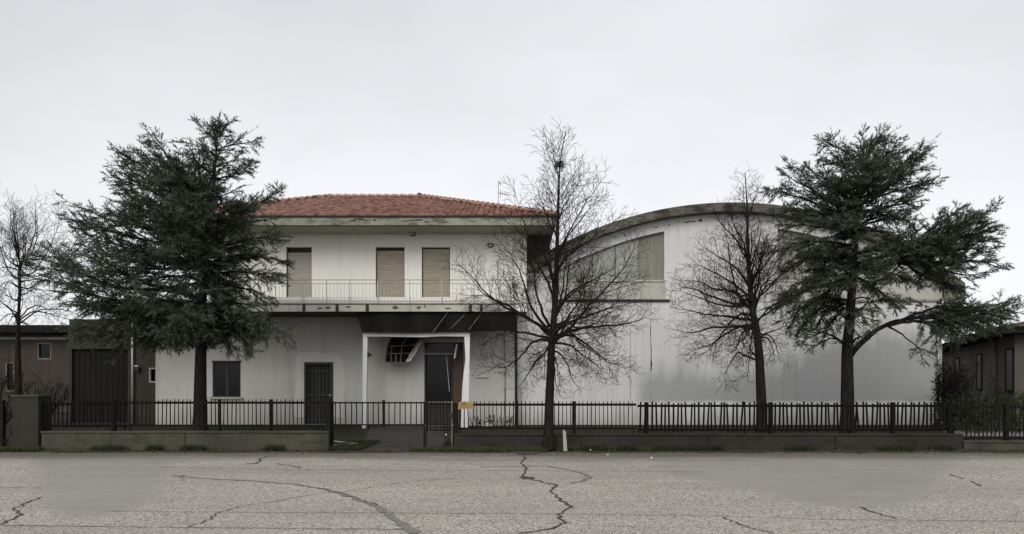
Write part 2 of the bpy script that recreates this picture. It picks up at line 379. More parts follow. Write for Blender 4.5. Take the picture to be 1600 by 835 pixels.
strip('crack','crack',A2([(1085,225),(1140,245),(1200,262)],800),(.03,.02),.012,.008,5)
strip('crack','crack',A2([(1365,123),(1410,137)],800),(.03,.03),.02,.008,5)
strip('crack','crack',A2([(1435,145),(1465,160)],800),(.03,.03),.02,.008,5)
strip('tar_run','tar',A2([(-100,101),(100,97),(180,110),(228,122),(242,132),(230,142),(185,152)],800),(.05,.06),.02,.0075,5)
strip('seam','seam',A2([(-300,281),(0,283),(600,290),(1270,296)],0),(.018,.018),.004,.007,30)
strip('seam','seam',A2([(320,238),(800,243),(1300,245),(1600,246),(2200,253),(2600,265),(3300,272)],0),(.014,.014),.004,.007,30)
strip('seam','seam',A2([(500,100),(900,108),(1600,112),(2200,115)],0),(.02,.02),.006,.007,30)
strip('seam','seam',A2([(-300,164),(130,165)],0),(.016,.016),.004,.007,20)
b = MB(); b.poly([(x,y,.009) for x,y in outline([(810,746),(824,744.6),(838,746.5),(836,749),(818,749.5)])]); b.build('tar_spot', M['crack'], road)
b = MB(); b.poly([(x,y,.009) for x,y in outline([(800,706),(815,703.5),(842,704),(850,707),(836,711),(812,711.5)])]); b.build('tar_spot', M['crack'], road)

# ------------------------------------------------------------------ house
HY = 27.5
house = thing('house', 'two storey white house with a red tiled hip roof and long balcony', 'house', (X(525,HY), HY, 0))
def wall_holes(mb, x0, x1, z0, z1, y, holes, depth=.28):
    """front sheet with real openings and their reveals"""
    xs = sorted({x0, x1, *[h[0] for h in holes], *[h[1] for h in holes]}); zs = sorted({z0, z1, *[h[2] for h in holes], *[h[3] for h in holes]})
    for i in range(len(xs)-1):
        for j in range(len(zs)-1):
            cx, cz = (xs[i]+xs[i+1])/2, (zs[j]+zs[j+1])/2
            if any(h[0] < cx < h[1] and h[2] < cz < h[3] for h in holes): continue
            mb.quad((xs[i],y,zs[j]),(xs[i+1],y,zs[j]),(xs[i+1],y,zs[j+1]),(xs[i],y,zs[j+1]))
    for a, b_, c, d in holes:
        yb = y+depth
        mb.quad((a,y,c),(a,y,d),(a,yb,d),(a,yb,c)); mb.quad((b_,y,d),(b_,y,c),(b_,yb,c),(b_,yb,d))
        mb.quad((a,y,d),(b_,y,d),(b_,yb,d),(a,yb,d)); mb.quad((b_,y,c),(a,y,c),(a,yb,c),(b_,yb,c))
def shell(mb, x0, x1, y0, y1, z0, z1, top=True):         # sides, back and lid of a building behind its front
    mb.quad((x1,y0,z0),(x1,y1,z0),(x1,y1,z1),(x1,y0,z1)); mb.quad((x0,y1,z0),(x0,y0,z0),(x0,y0,z1),(x0,y1,z1))
    mb.quad((x1,y1,z0),(x0,y1,z0),(x0,y1,z1),(x1,y1,z1))
    if top: mb.quad((x0,y0,z1),(x1,y0,z1),(x1,y1,z1),(x0,y1,z1))
UX0, UX1, LX0, LX1, HB = X(338,HY), X(823,HY), X(243,HY), X(807,HY), 40.0
zU = 4.24
zt = Z(386,HY)
ups = [(X(447,HY),X(487,HY),zU+.02,zt),(X(587,HY),X(632,HY),zU+.02,zt),(X(659,HY),X(703,HY),zU+.02,zt)]
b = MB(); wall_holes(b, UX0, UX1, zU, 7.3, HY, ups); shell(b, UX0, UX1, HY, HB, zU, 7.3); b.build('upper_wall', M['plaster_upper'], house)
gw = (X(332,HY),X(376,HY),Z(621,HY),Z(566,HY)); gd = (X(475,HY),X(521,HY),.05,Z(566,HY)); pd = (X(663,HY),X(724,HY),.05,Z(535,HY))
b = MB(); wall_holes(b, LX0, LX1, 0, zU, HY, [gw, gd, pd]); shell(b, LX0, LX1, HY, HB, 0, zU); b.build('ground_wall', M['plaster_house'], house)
# repainted surround of the door
b = MB(); pts = [(X(p,HY),Z(q,HY)) for p, q in ((461,652),(462,560),(468,552),(480,549),(500,552),(520,553),(530,556),(536,568),(539,600),(535,652))]
pts2 = []
for i in range(len(pts)-1):
    for k in range(5):
        q = Vector(pts[i]).lerp(Vector(pts[i+1]), k/5); pts2.append((q.x+random.gauss(0,.012), q.y+random.gauss(0,.012)))
pts2.append(pts[-1])
inner = [(gd[1],Z(652,HY)),(gd[1],gd[3]),(gd[0],gd[3]),(gd[0],Z(652,HY))]
b.poly([(p[0],HY-.004,p[1]) for p in pts2+inner]); b.build('paint_patch', M['paint_patch'], house)
# roller shutters
def shutter(h, matn, gap):
    a, b_, c, d = h
    r = MB(); r.box(a+.01,b_-.01,HY+.2,HY+.27,c,d-.01); w = r.build('window', M['gutter'], house)
    mb = MB(); p = .062; z = c+.03; zs = d-gap
    while z < zs-p:
        x0, x1 = a+.02, b_-.02
        mb.quad((x0,HY+.135,z),(x1,HY+.135,z),(x1,HY+.117,z+p*.5),(x0,HY+.117,z+p*.5))
        mb.quad((x0,HY+.117,z+p*.5),(x1,HY+.117,z+p*.5),(x1,HY+.135,z+p*.93),(x0,HY+.135,z+p*.93))
        mb.quad((x0,HY+.135,z+p*.93),(x1,HY+.135,z+p*.93),(x1,HY+.15,z+p),(x0,HY+.15,z+p)); z += p
    stuff(mb.build('shutter_slats', M[matn], w))
    for s in (a, b_-.03): MB().box(s,s+.03,HY+.10,HY+.15,c,d).build('guide_rail', M['gutter'], w)
    MB().box(a-.04,b_+.04,HY-.05,HY+.1,c-.02,c+.025).build('sill', M['slab'], w)
shutter(ups[0], 'shutter_grey', .14); shutter(ups[1], 'shutter', .07); shutter(ups[2], 'shutter', .02)
# ground floor window, two dark casements
a, b_, c, d = gw
w = MB().box(a,b_,HY+.24,HY+.26,c,d).build('window', M['gutter'], house)
for x0, x1 in ((a,(a+b_)/2),((a+b_)/2,b_)):
    f = MB(); t_ = .055
    f.box(x0+.004,x0+t_,HY+.06,HY+.12,c+.01,d-.01); f.box(x1-t_,x1-.004,HY+.06,HY+.12,c+.01,d-.01)
    f.box(x0+t_,x1-t_,HY+.06,HY+.12,c+.01,c+t_); f.box(x0+t_,x1-t_,HY+.06,HY+.12,d-t_,d-.01)
    f.build('frame', M['door'], w); MB().box(x0+t_,x1-t_,HY+.085,HY+.095,c+t_,d-t_).build('pane', M['glass'], w)
MB().box(a-.09,b_+.09,HY-.09,HY+.05,c-.06,c+.006).build('sill', M['slab'], w)
MB().box(a-.03,b_+.03,HY-.012,HY+.02,d,d+.05).build('lintel_trim', M['gutter'], w)
# barred dark door
a, b_, c, d = gd
w = MB().box(a,b_,HY+.20,HY+.24,c,d).build('door', M['door'], house)
fr = MB(); fr.box(a,a+.07,HY-.01,HY+.15,c,d); fr.box(b_-.07,b_,HY-.01,HY+.15,c,d); fr.box(a+.07,b_-.07,HY-.01,HY+.15,d-.08,d); fr.build('frame', M['door_bar'], w)
bm = MB().box(-.014,.014,-.014,.014,0,d-c-.08).mesh('bar'); bm.materials.append(M['door_bar'])
copies(bm, 'bar', [(a+.14+i*(b_-a-.28)/6, HY+.10, c) for i in range(7)], w)
for zz in (c+.12, c+1.05, d-.35): MB().box(a+.07,b_-.07,HY+.115,HY+.14,zz,zz+.05).build('rail', M['door_bar'], w)
MB().box(a+.40,a+.52,HY+.17,HY+.198,c+.1,d-.12).build('door_panel', M['wood'], w)
MB().box(b_-.17,b_-.11,HY+.05,HY+.086,1.0,1.16).build('handle', M['grey_metal'], w)
# entrance door under the porch
a, b_, c, d = pd
w = MB().box(a,b_,HY+.25,HY+.28,c,d).build('entrance_door', M['brown_door'], house)
mz = Z(553,HY)
MB().box(a,b_-.30,HY+.05,HY+.12,mz-.035,mz+.035).build('transom', M['grey_wood'], w)
MB().box(a+.03,b_-.35,HY+.16,HY+.2,mz+.05,d-.03).build('transom_pane', M['glass'], w)
MB().box(a,a+.06,HY+.05,HY+.2,c,mz-.035).build('frame', M['brown_door'], w)
MB().box(b_-.46,b_-.40,HY+.08,HY+.2,c,mz-.04).build('frame', M['brown_door'], w)
MB().box(a+.08,b_-.48,HY+.13,HY+.17,c+.75,mz-.06).build('pane', M['glass'], w)
MB().box(a+.06,b_-.46,HY+.1,HY+.2,c+.62,c+.72).build('rail', M['gutter'], w)
MB().box(a+.06,b_-.46,HY+.12,HY+.2,c,c+.6).build('kick_panel', M['brown_door'], w)
MB().box(b_-.36,b_-.02,HY-.25,HY+.02,c,Z(548,HY)).build('side_board', M['wood'], w)
MB().bar((X(697,HY),HY+.11,Z(556,HY)),(X(702,HY),HY+.11,Z(612,HY)),.025).build('pull_bar', M['grey_metal'], w)
MB().bar((X(714,26.9),26.9,Z(538,26.9)),(X(710,26.9),26.9,Z(560,26.9)),.06,.04).build('hanging_strip', M['white_paint'], w)

# eaves and roof
EX0, EX1, EY0, EY1, EZ0, EZ1 = -12.6, X(868,26.0), 26.0, 41.5, Z(352,26), Z(340,26)
MB().box(EX0,EX1,EY0,EY1,EZ0,EZ1).build('eave', M['fascia'], house)
MB().box(EX0+.12,EX1-.12,EY0+.12,EY1-.12,EZ0-.02,EZ0-.002).build('soffit', M['soffit'], house)
MB().box(EX0-.03,EX1+.03,EY0-.035,EY1+.03,EZ1,EZ1+.035).build('drip_edge', M['gutter'], house)
rz0 = EZ1+.04; RY = 33.3; rz1 = Z(309.5,RY); rx0, rx1 = X(515,RY), X(660,RY)
cor = [(EX0-.03,EY0-.03,rz0),(EX1+.03,EY0-.03,rz0),(EX1+.03,EY1,rz0),(EX0-.03,EY1,rz0)]
r0, r1 = (rx0,RY,rz1),(rx1,RY,rz1)
b = MB(); b.quad(cor[0],cor[1],r1,r0); b.poly([cor[1],cor[2],r1]); b.quad(cor[2],cor[3],r0,r1); b.poly([cor[3],cor[0],r0])
M['underlay'] = mat('roof_underlay', (.10,.045,.03), (.07,.035,.025), 3)
b.build('roof_deck', M['underlay'], house)
tv, tf, tint = [], [], []
def slope(p0, p1, top0, top1):
    """barrel tiles laid on one plane; p0-p1 eave, top0-top1 ridge (equal for a hip end)"""
    p0, p1, q0, q1 = map(Vector, (p0, p1, top0, top1)); u = (p1-p0).normalized(); L = (p1-p0).length
    a0 = (q0-p0); n = u.cross(a0).normalized(); v = n.cross(u).normalized(); H = a0.dot(v)
    s0, s1 = a0.dot(u), (q1-p0).dot(u)
    rows = int(H/.31); cw = .205
    for r in range(rows+1):
        vv = r*.31; f = vv/H; lo = s0*f; hi = L+(s1-L)*f
        k0, k1 = int(lo/cw)+1, int(hi/cw)
        for k in range(k0, k1+1):
            cu = k*cw+random.uniform(-.012,.012); ln = min(.38, H-vv+.04); jz = random.uniform(-.008,.008)
            base = len(tv)
            for e, (ww, hh) in enumerate(((.098,.075),(.075,.045))):
                for j in range(5):
                    t_ = math.pi*j/4; pt = p0+u*(cu+math.cos(t_)*ww)+v*(vv+(ln if e else -.02)+jz)+n*(.022*(1-e)+math.sin(t_)*hh)
                    tv.append(tuple(pt))
            for j in range(4): tf.append((base+j, base+5+j, base+6+j, base+j+1))
            tf.append((base, base+1, base+2, base+3, base+4))
            tint.append((random.betavariate(1.6,1.6), 5))
slope(cor[0],cor[1],r0,r1); slope(cor[1],cor[2],r1,r1); slope(cor[2],cor[3],r1,r0); slope(cor[3],cor[0],r0,r0)
def tinted(name, v, f, fac, m, parent, smooth=False):
    o0 = wloc(parent) if parent else (0,0,0)
    me = bpy.data.meshes.new(name); me.from_pydata([(p[0]-o0[0],p[1]-o0[1],p[2]-o0[2]) for p in v], [], f)
    at = me.attributes.new('tint', 'FLOAT', 'FACE'); at.data.foreach_set('value', fac)
    me.materials.append(m); o = bpy.data.objects.new(name, me); C.objects.link(o)
    if parent: o.parent = parent
    return o
ff = []
for c_, k in tint: ff += [c_]*k
stuff(tinted('roof_tiles', tv, tf, ff, M['tile'], house))
def caps(a, b_):
    a, b_ = Vector(a), Vector(b_); n = int((b_-a).length/.36)+1; d = (b_-a).normalized()
    q = d.to_track_quat('X', 'Z')
    return [(tuple(a+d*(i*.36)+Vector((0,0,.03))), q.to_euler()) for i in range(n)]
vv, fc = [], []
for e, (x_, rr) in enumerate(((-.03,.135),(.41,.105))):
    for j in range(7):
        t_ = math.pi*j/6; vv.append((x_, math.cos(t_)*rr, math.sin(t_)*rr+.03*(1-e)))
for j in range(6): fc.append((j, j+1, j+8, j+7))
fc.append(tuple(range(7)))
cm = bpy.data.meshes.new('ridge_tile'); cm.from_pydata(vv, [], fc)
at = cm.attributes.new('tint','FLOAT','FACE'); at.data.foreach_set('value', [.95]*len(fc)); cm.materials.append(M['tile'])
for A, B in ((cor[0],r0),(cor[1],r1),(r0,r1),(cor[2],r1),(cor[3],r0)):
    cs = caps(A,B); copies(cm, 'ridge_tile', [c_[0] for c_ in cs], house, [c_[1] for c_ in cs])

# balcony and terrace
BY = 25.5
BX0, BX1 = X(335,BY), X(808,BY); TX0 = X(150,BY)
zb0, zb1 = Z(487,BY), Z(476,BY)
MB().box(BX0,BX1,BY,HY-.003,zb0,zb1).build('balcony_slab', M['slab'], house)
MB().box(TX0,BX0-.003,BY+.01,34,zb0+.01,zb1-.005).build('terrace_slab', M['low_wall'], house)
MB().box(BX0+.02,BX1-.02,BY+.05,HY-.006,zb0-.012,zb0-.002).build('slab_soffit', M['slab_soffit'], house)  # thin dark sheet painting the shade on the slab underside
MB().box(BX0,BX1,BY-.02,BY+.06,zb1+.002,zb1+.035).build('drip_edge', M['gutter'], house)
for px in (475,527,574,735,752): MB().box(X(px,BY)-.05,X(px,BY)+.05,BY-.035,BY-.003,zb0+.01,zb1-.01).build('bracket', M['gutter'], house)
MB().box(BX0+.03,BX1-.03,BY+.09,BY+.19,zb1+.003,Z(464,BY)).build('balcony_kerb', M['plaster_upper'], house)
rail = MB().box(TX0,BX1,BY+.02,BY+.045,Z(438,BY),Z(437,BY)).build('balcony_railing', M['rail_brown'], house)
MB().box(TX0,BX1,BY+.024,BY+.046,Z(443.8,BY),Z(443.1,BY)).build('mid_rail', M['rail_brown'], rail)
MB().box(TX0,BX1,BY+.024,BY+.046,Z(470.5,BY),Z(469.5,BY)).build('bottom_rail', M['pale_iron'], rail)
bal = MB().box(-.0055,.0055,-.0055,.0055,0,Z(444,BY)-Z(470,BY)).mesh('baluster'); bal.materials.append(M['pale_iron'])
x = TX0+.06; locs = []
while x < BX1-.03: locs.append((x, BY+.035, Z(470,BY))); x += .125
copies(bal, 'baluster', locs, rail)
pst = MB().box(-.014,.014,-.014,.014,0,Z(438,BY)-zb1).mesh('post'); pst.materials.append(M['pale_iron'])
copies(pst, 'post', [(X(p,BY),BY+.035,zb1) for p in (152,196,240,285,330,390,430,473,510,546,590,640,690,740,775,806)], rail)
MB().box(TX0,TX0+.03,BY+.05,33.5,Z(438.5,BY),Z(437,BY)).build('side_rail', M['pale_iron'], rail)
pst2 = copies(bal, 'baluster', [(TX0+.015, BY+.4+i*.28, Z(470,BY)) for i in range(25)], rail)

# sooty canopy board under the balcony, porch frame, broken grille
cz0 = Z(518,25.62)
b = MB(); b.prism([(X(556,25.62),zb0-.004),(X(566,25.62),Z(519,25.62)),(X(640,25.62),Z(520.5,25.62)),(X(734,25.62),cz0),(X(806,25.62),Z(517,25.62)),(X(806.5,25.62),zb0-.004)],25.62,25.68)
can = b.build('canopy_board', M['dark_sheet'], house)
for p, q in (((700,488),(676,520)),((726,492),(704,514)),((752,490),(733,515))):
    MB().bar((X(p[0],25.595),25.595,Z(p[1],25.595)),(X(q[0],25.595),25.595,Z(q[1],25.595)),.022,.02).build('seam', M['rust_iron'], can)
PY = 25.78
porch = MB().prism([(X(567,PY),Z(521,PY)),(X(676,PY),Z(519.5,PY)),(X(734,PY),Z(520,PY)),(X(734,PY),Z(526,PY)),(X(690,PY),Z(525.5,PY)),(X(660,PY),Z(527,PY)),(X(600,PY),Z(526,PY)),(X(567,PY),Z(526,PY))],PY,PY+.22).build('porch_beam', M['white_paint'], house)
MB().prism([(X(567,PY),Z(526.2,PY)),(X(574,PY),Z(526.2,PY)),(X(571.5,PY),0),(X(565.5,PY),0)],PY+.01,PY+.17).build('porch_post', M['white_paint'], house)
MB().prism([(X(725.5,PY),Z(526.2,PY)),(X(734,PY),Z(526.2,PY)),(X(733.5,PY),Z(560,PY)),(X(733,PY),Z(610,PY)),(X(732,PY),0),(X(720,PY),0),(X(722,PY),Z(610,PY)),(X(724,PY),Z(585,PY)),(X(727.5,PY),Z(562,PY))],PY+.01,PY+.2).build('porch_post', M['white_paint'], house)
MB().box(X(662,PY),X(724,PY),PY+.24,HY-.004,Z(525,PY),Z(524,PY)+.03).build('porch_ceiling', M['soffit'], house)
# twisted grille hanging out of the porch ceiling
gy = 26.75
def gp(px, py, dy=0): return (X(px,gy+dy), gy+dy, Z(py,gy+dy))
gr = thing('broken_grille', 'twisted dark metal grille hanging loose from the porch ceiling', 'grille', gp(626,546))
mb = MB(); mb.poly([gp(602,566,.12),gp(632,567,.12),(gp(648,545,.2)),gp(664,529,.25),gp(611,527,.25),gp(605,541,.2)]); mb.poly([gp(605,541,.23),gp(611,527,.28),gp(664,529,.28),gp(648,545,.23),gp(632,567,.15),gp(602,566,.15)]); mb.build('backing_sheet', M['dark_sheet'], gr)
for pl in ([(602,566),(605,540),(612,527)],[(602,566),(634,567)],[(604,553),(642,552)],[(606,541),(646,540)],[(634,567),(643,556),(650,540),(664,529)],[(640,566),(650,553),(658,540),(674,529)],
           [(618,566),(619,553)],[(626,566),(628,540),(636,528)],[(638,561),(639,553)],[(646,540),(660,529)],[(611,566),(612,541)]):
    mb = MB()
    for p, q in zip(pl[:-1], pl[1:]): mb.bar(gp(*p), gp(*q), .03, .025)
    mb.build('bar', M['rust_iron'], gr)
mb = MB(); mb.poly([gp(634,565,-.02),gp(641,565,-.02),gp(662,531,.05),gp(655,530,.05)]); mb.build('bent_plate', M['grey_metal'], gr)
# small fixtures
def lamp(px, py, y, label, w=.2, h=.13):
    l = thing('wall_lamp', label, 'lamp', (X(px,y), y, Z(py,y)))
    x, z = X(px,y), Z(py,y)
    pts = [(x+math.cos(i*math.pi/8)*w/2, z+math.sin(i*math.pi/8)*h/2) for i in range(16)]
    MB().prism(pts, y-.07, y-.002).build('housing', M['gutter'], l)
    pts = [(x+math.cos(i*math.pi/8)*w*.33, z-.01+math.sin(i*math.pi/8)*h*.28) for i in range(16)]
    MB().prism(pts, y-.10, y-.071).build('lens', M['grey_metal'], l)
lamp(766.5, 384, HY, 'dark oval bulkhead lamp on the upper wall right of the shutters', .24, .17)
lb = thing('floodlight', 'small floodlight under the eave above the two beige shutters', 'lamp', (X(645,27.2),27.2,Z(366,27.2)))
MB().box(X(641,27.2),X(649,27.2),27.1,27.25,Z(369,27.2),Z(363,27.2)).build('housing', M['gutter'], lb); MB().box(X(644.3,27.2),X(645.7,27.2),27.15,27.2,Z(363,27.2)+.003,EZ0-.02).build('bracket', M['gutter'], lb)
MB().box(X(642,27.2),X(648,27.2),27.085,27.098,Z(368,27.2),Z(364,27.2)).build('lens', M['grey_metal'], lb)
bx = thing('junction_box', 'small dark box on the wall beyond the balcony end', 'electrical box', (X(804,HY),HY,Z(446,HY)))
MB().box(X(800.5,HY),X(807,HY),HY-.12,HY-.003,Z(450,HY),Z(443,HY)).build('case', M['gutter'], bx, bevel=.01); MB().tube([(X(803,HY),HY-.03,Z(450,HY)),(X(803,HY),HY-.03,zU)],[.012]*2,6).build('conduit', M['gutter'], bx)
pl = thing('porch_bracket_lamp', 'small dark lamp on the left porch post', 'lamp', (X(573,PY),PY,Z(554,PY)))
MB().prism([(X(572.5,PY),Z(550,PY)),(X(576,PY),Z(551,PY)),(X(581,PY),Z(555,PY)),(X(574,PY),Z(559,PY))],PY+.02,PY+.12).build('shade', M['gutter'], pl)
MB().tube([(X(571,PY),PY+.07,Z(553,PY)),(X(575,PY),PY+.07,Z(553,PY))],[.012]*2,6).build('arm', M['gutter'], pl)
for px, y, top in ((806.5,HY-.08,488),(789,HY-.06,522)):
    MB().tube([(X(px,y),y,0),(X(px,y),y,Z(top,y))],[.05 if px > 800 else .025]*2,8).build('downpipe', M['gutter' if px > 800 else 'grey_metal'], house, True)
b = MB(); b.prism([(UX1+.006,EZ0-.025),(EX1-.06,EZ0-.025),(X(857,27.7),Z(402,27.7)),(X(856,27.7),Z(416,27.7)),(UX1+.1,Z(416,27.7)),(UX1+.006,Z(405,27.7))],27.7,27.78); b.build('dark_side_panel', M['dark_panel'], house)  # flat dark panel between the wall corner and the eave end
# wall plate with two lines of print too small to read
wp = thing('wall_plate', 'white plate with two lines of black print beside the porch', 'sign', (X(752,HY),HY,Z(587,HY)))
x0, x1, z0, z1 = X(742,HY), X(762.5,HY), Z(590.3,HY), Z(581.5,HY)
MB().box(x0,x1,HY-.02,HY-.002,z0,z1).build('plate', M['white_plate'], wp)
MB().box(x0,x1,HY-.022,HY-.004,z0-.022,z0-.002).build('bottom_edge', M['ink'], wp)
mb = MB(); random.seed(3)
for row, (n, zz) in enumerate(((12, z1-.05),(6, z1-.128))):
    x = x0+.03
    for k in range(n):
        w_ = random.uniform(.016,.028); h_ = random.choice((.035,.035,.05))
        mb.box(x,x+.007,HY-.0235,HY-.0205,zz-.02,zz-.02+h_); mb.box(x+.009,x+w_,HY-.0235,HY-.0205,zz-.02+random.choice((0,.014,.027)),zz+random.choice((-.010,.004,.015))+.001); x += w_+.007
mb.build('lettering', M['ink'], wp)
# roof aerial
ay = 29.2
an = thing('roof_aerial', 'thin television aerial standing on the right roof hip', 'aerial', (X(779,ay),ay,Z(327,ay)))
MB().tube([(X(778.5,ay),ay,Z(334,ay)),(X(779,ay),ay,Z(283,ay))],[.016]*2,6).build('mast', M['grey_metal'], an)
MB().tube([(X(778,ay),ay,Z(301.5,ay)),(X(796,ay),ay,Z(305.5,ay))],[.012]*2,5).build('boom', M['gutter'], an)
for px, hh in ((782,6),(785,2),(788,2),(791,1.6),(794,1.6)):
    pz = 301.5+(px-778)*.22; MB().tube([(X(px,ay),ay-.0,Z(pz-hh,ay)),(X(px,ay),ay,Z(pz+hh,ay))],[.009]*2,4).build('element', M['gutter'], an)
MB().tube([(X(779,ay),ay,Z(283,ay)),(X(783,ay),ay,Z(289,ay))],[.014]*2,5).build('dipole', M['gutter'], an)

# ------------------------------------------------------------------ annex left of the house
AY = 28.6
annex = thing('annex', 'low dark olive annex under the terrace left of the white house', 'outbuilding', (X(170,AY),AY,0))
ax0, ax1 = X(108,AY), LX0-.004
b = MB(); ah = (X(112,AY),X(200,AY),.05,2.9)
aw = (X(233,AY),X(246,AY),Z(598,AY),Z(575,AY))
wall_holes(b, ax0, ax1, 0, zb0, AY, [ah, (aw[0],min(aw[1],ax1-.05),aw[2],aw[3])], .2); shell(b, ax0, ax1, AY, 36, 0, zb0); b.build('wall', M['plaster_annex'], annex)
MB().box(ax0-.05,ax1,AY-.05,AY-.003,Z(527,AY),Z(523,AY)).build('string_course', M['board'], annex)
gdr = MB().box(ah[0],ah[1],AY+.15,AY+.2,ah[2],ah[3]).build('wide_door', M['board'], annex)
k = int((ah[1]-ah[0])/.2); bw = (ah[1]-ah[0])/k
for i in range(k): MB().box(ah[0]+i*bw+.008,ah[0]+(i+1)*bw-.008,AY+.12+random.uniform(0,.008),AY+.149,ah[2]+.01,ah[3]-.01).build('board', M['board'], gdr)
w = MB().box(aw[0],ax1-.05,AY+.17,AY+.19,aw[2],aw[3]).build('window', M['glass'], annex)
f = MB(); f.box(aw[0],aw[0]+.05,AY-.01,AY+.1,aw[2],aw[3]); f.box(aw[0]+.05,ax1-.05,AY-.01,AY+.1,aw[3]-.05,aw[3]); f.box(aw[0]+.05,ax1-.05,AY-.01,AY+.1,aw[2],aw[2]+.05); f.build('frame', M['grey_wood'], w)
MB().tube([(X(207,AY-.1),AY-.1,0),(X(207,AY-.1),AY-.1,Z(505,AY))],[.045]*2,8).build('downpipe', M['grey_metal'], annex, True)
mbx = thing('meter_box', 'small dark meter box on the olive annex wall', 'electrical box', (X(217,AY),AY,Z(577,AY)))
MB().box(X(213,AY),X(220,AY),AY-.15,AY-.003,Z(580,AY),Z(574,AY)).build('case', M['gutter'], mbx, bevel=.01)
MB().box(X(213,AY),X(219,AY),AY-.17,AY-.153,Z(573.5,AY),Z(571,AY)).build('hood', M['grey_metal'], mbx)

# ------------------------------------------------------------------ hall with the arched gable
QY = 28.0; S = QY/FPX
hall = thing('hall', 'white rendered hall with a low arched concrete roof beside the house', 'industrial hall', (X(1140,QY),QY,0))
def arch(px, off=0):                                        # pixel row of the arch line -> height
    r = 576-off; dx = px-1140
    return Z(897-math.sqrt(max(r*r-dx*dx, 0)), QY)
x0p, x1p = 808, 1472
edges = [808,848,860,872,884,896]+list(range(908,1038,10))+[1038]+list(range(1050,1215,15))+[1215]+list(range(1225,1412,10))+[1420,1432]+list(range(1440,1472,8))+[1472]
sill_z, led_z = Z(438.5,QY), Z(470,QY)
def baytop(px): return arch(px, 31)
b = MB(); dep = .22
for p, q in zip(edges[:-1], edges[1:]):
    m_ = (p+q)/2; xa, xb = X(p,QY), X(q,QY); ta, tb = arch(p,6), arch(q,6)
    left = 848 <= p and q <= 1038 and min(baytop(p),baytop(q)) > sill_z-.02; right = 1215 <= p and q <= 1432 and min(baytop(p),baytop(q)) > sill_z-.02
    if left or right:
        za, zb = max(baytop(p), sill_z), max(baytop(q), sill_z)
        b.quad((xa,QY,0),(xb,QY,0),(xb,QY,sill_z),(xa,QY,sill_z)); b.quad((xa,QY,za),(xb,QY,zb),(xb,QY,tb),(xa,QY,ta))
        b.quad((xa,QY,za),(xa,QY+dep,za),(xb,QY+dep,zb),(xb,QY,zb)); b.quad((xa,QY,sill_z),(xb,QY,sill_z),(xb,QY+dep,sill_z),(xa,QY+dep,sill_z))
    else: b.quad((xa,QY,0),(xb,QY,0),(xb,QY,tb),(xa,QY,ta))
for p in (1038,1215):
    xa = X(p,QY); b.quad((xa,QY,sill_z),(xa,QY,baytop(p)),(xa,QY+dep,baytop(p)),(xa,QY+dep,sill_z))
HBK = 58.0
for p in (808,1472):
    xa = X(p,QY); b.quad((xa,QY,0),(xa,HBK,0),(xa,HBK,arch(p,6)),(xa,QY,arch(p,6)))
for p, q in zip(edges[:-1], edges[1:]): b.quad((X(q,QY),HBK,0),(X(p,QY),HBK,0),(X(p,QY),HBK,arch(p,6)),(X(q,QY),HBK,arch(q,6)))
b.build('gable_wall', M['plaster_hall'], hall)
# barrel roof with a thick weathered edge
b = MB(); ps = list(range(784,1497,8))+[1497]
for p, q in zip(ps[:-1], ps[1:]):
    def pt(px, off, y): return (X(px,QY), y, arch(px,off))
    o1 = 13.5 if True else 0
    b.quad(pt(p,o1,QY-.45),pt(q,o1,QY-.45),pt(q,0,QY-.45),pt(p,0,QY-.45)); b.quad(pt(p,0,QY-.45),pt(q,0,QY-.45),pt(q,0,HBK),pt(p,0,HBK)); b.quad(pt(p,o1,HBK),pt(q,o1,HBK),pt(q,o1,QY-.45),pt(p,o1,QY-.45))
for p in (784,1497): b.quad((X(p,QY),QY-.45,arch(p,0)),(X(p,QY),HBK,arch(p,0)),(X(p,QY),HBK,arch(p,13.5)),(X(p,QY),QY-.45,arch(p,13.5)))
b.build('arched_roof', M['arch'], hall)
for a, c in ((784,838),(1474,1498)):
    MB().box(X(a,QY),X(c,QY),QY-.44,QY-.004,Z(476 if a > 1000 else 441,QY),Z(454 if a > 1000 else 430,QY)).build('roof_springer', M['fascia'], hall)
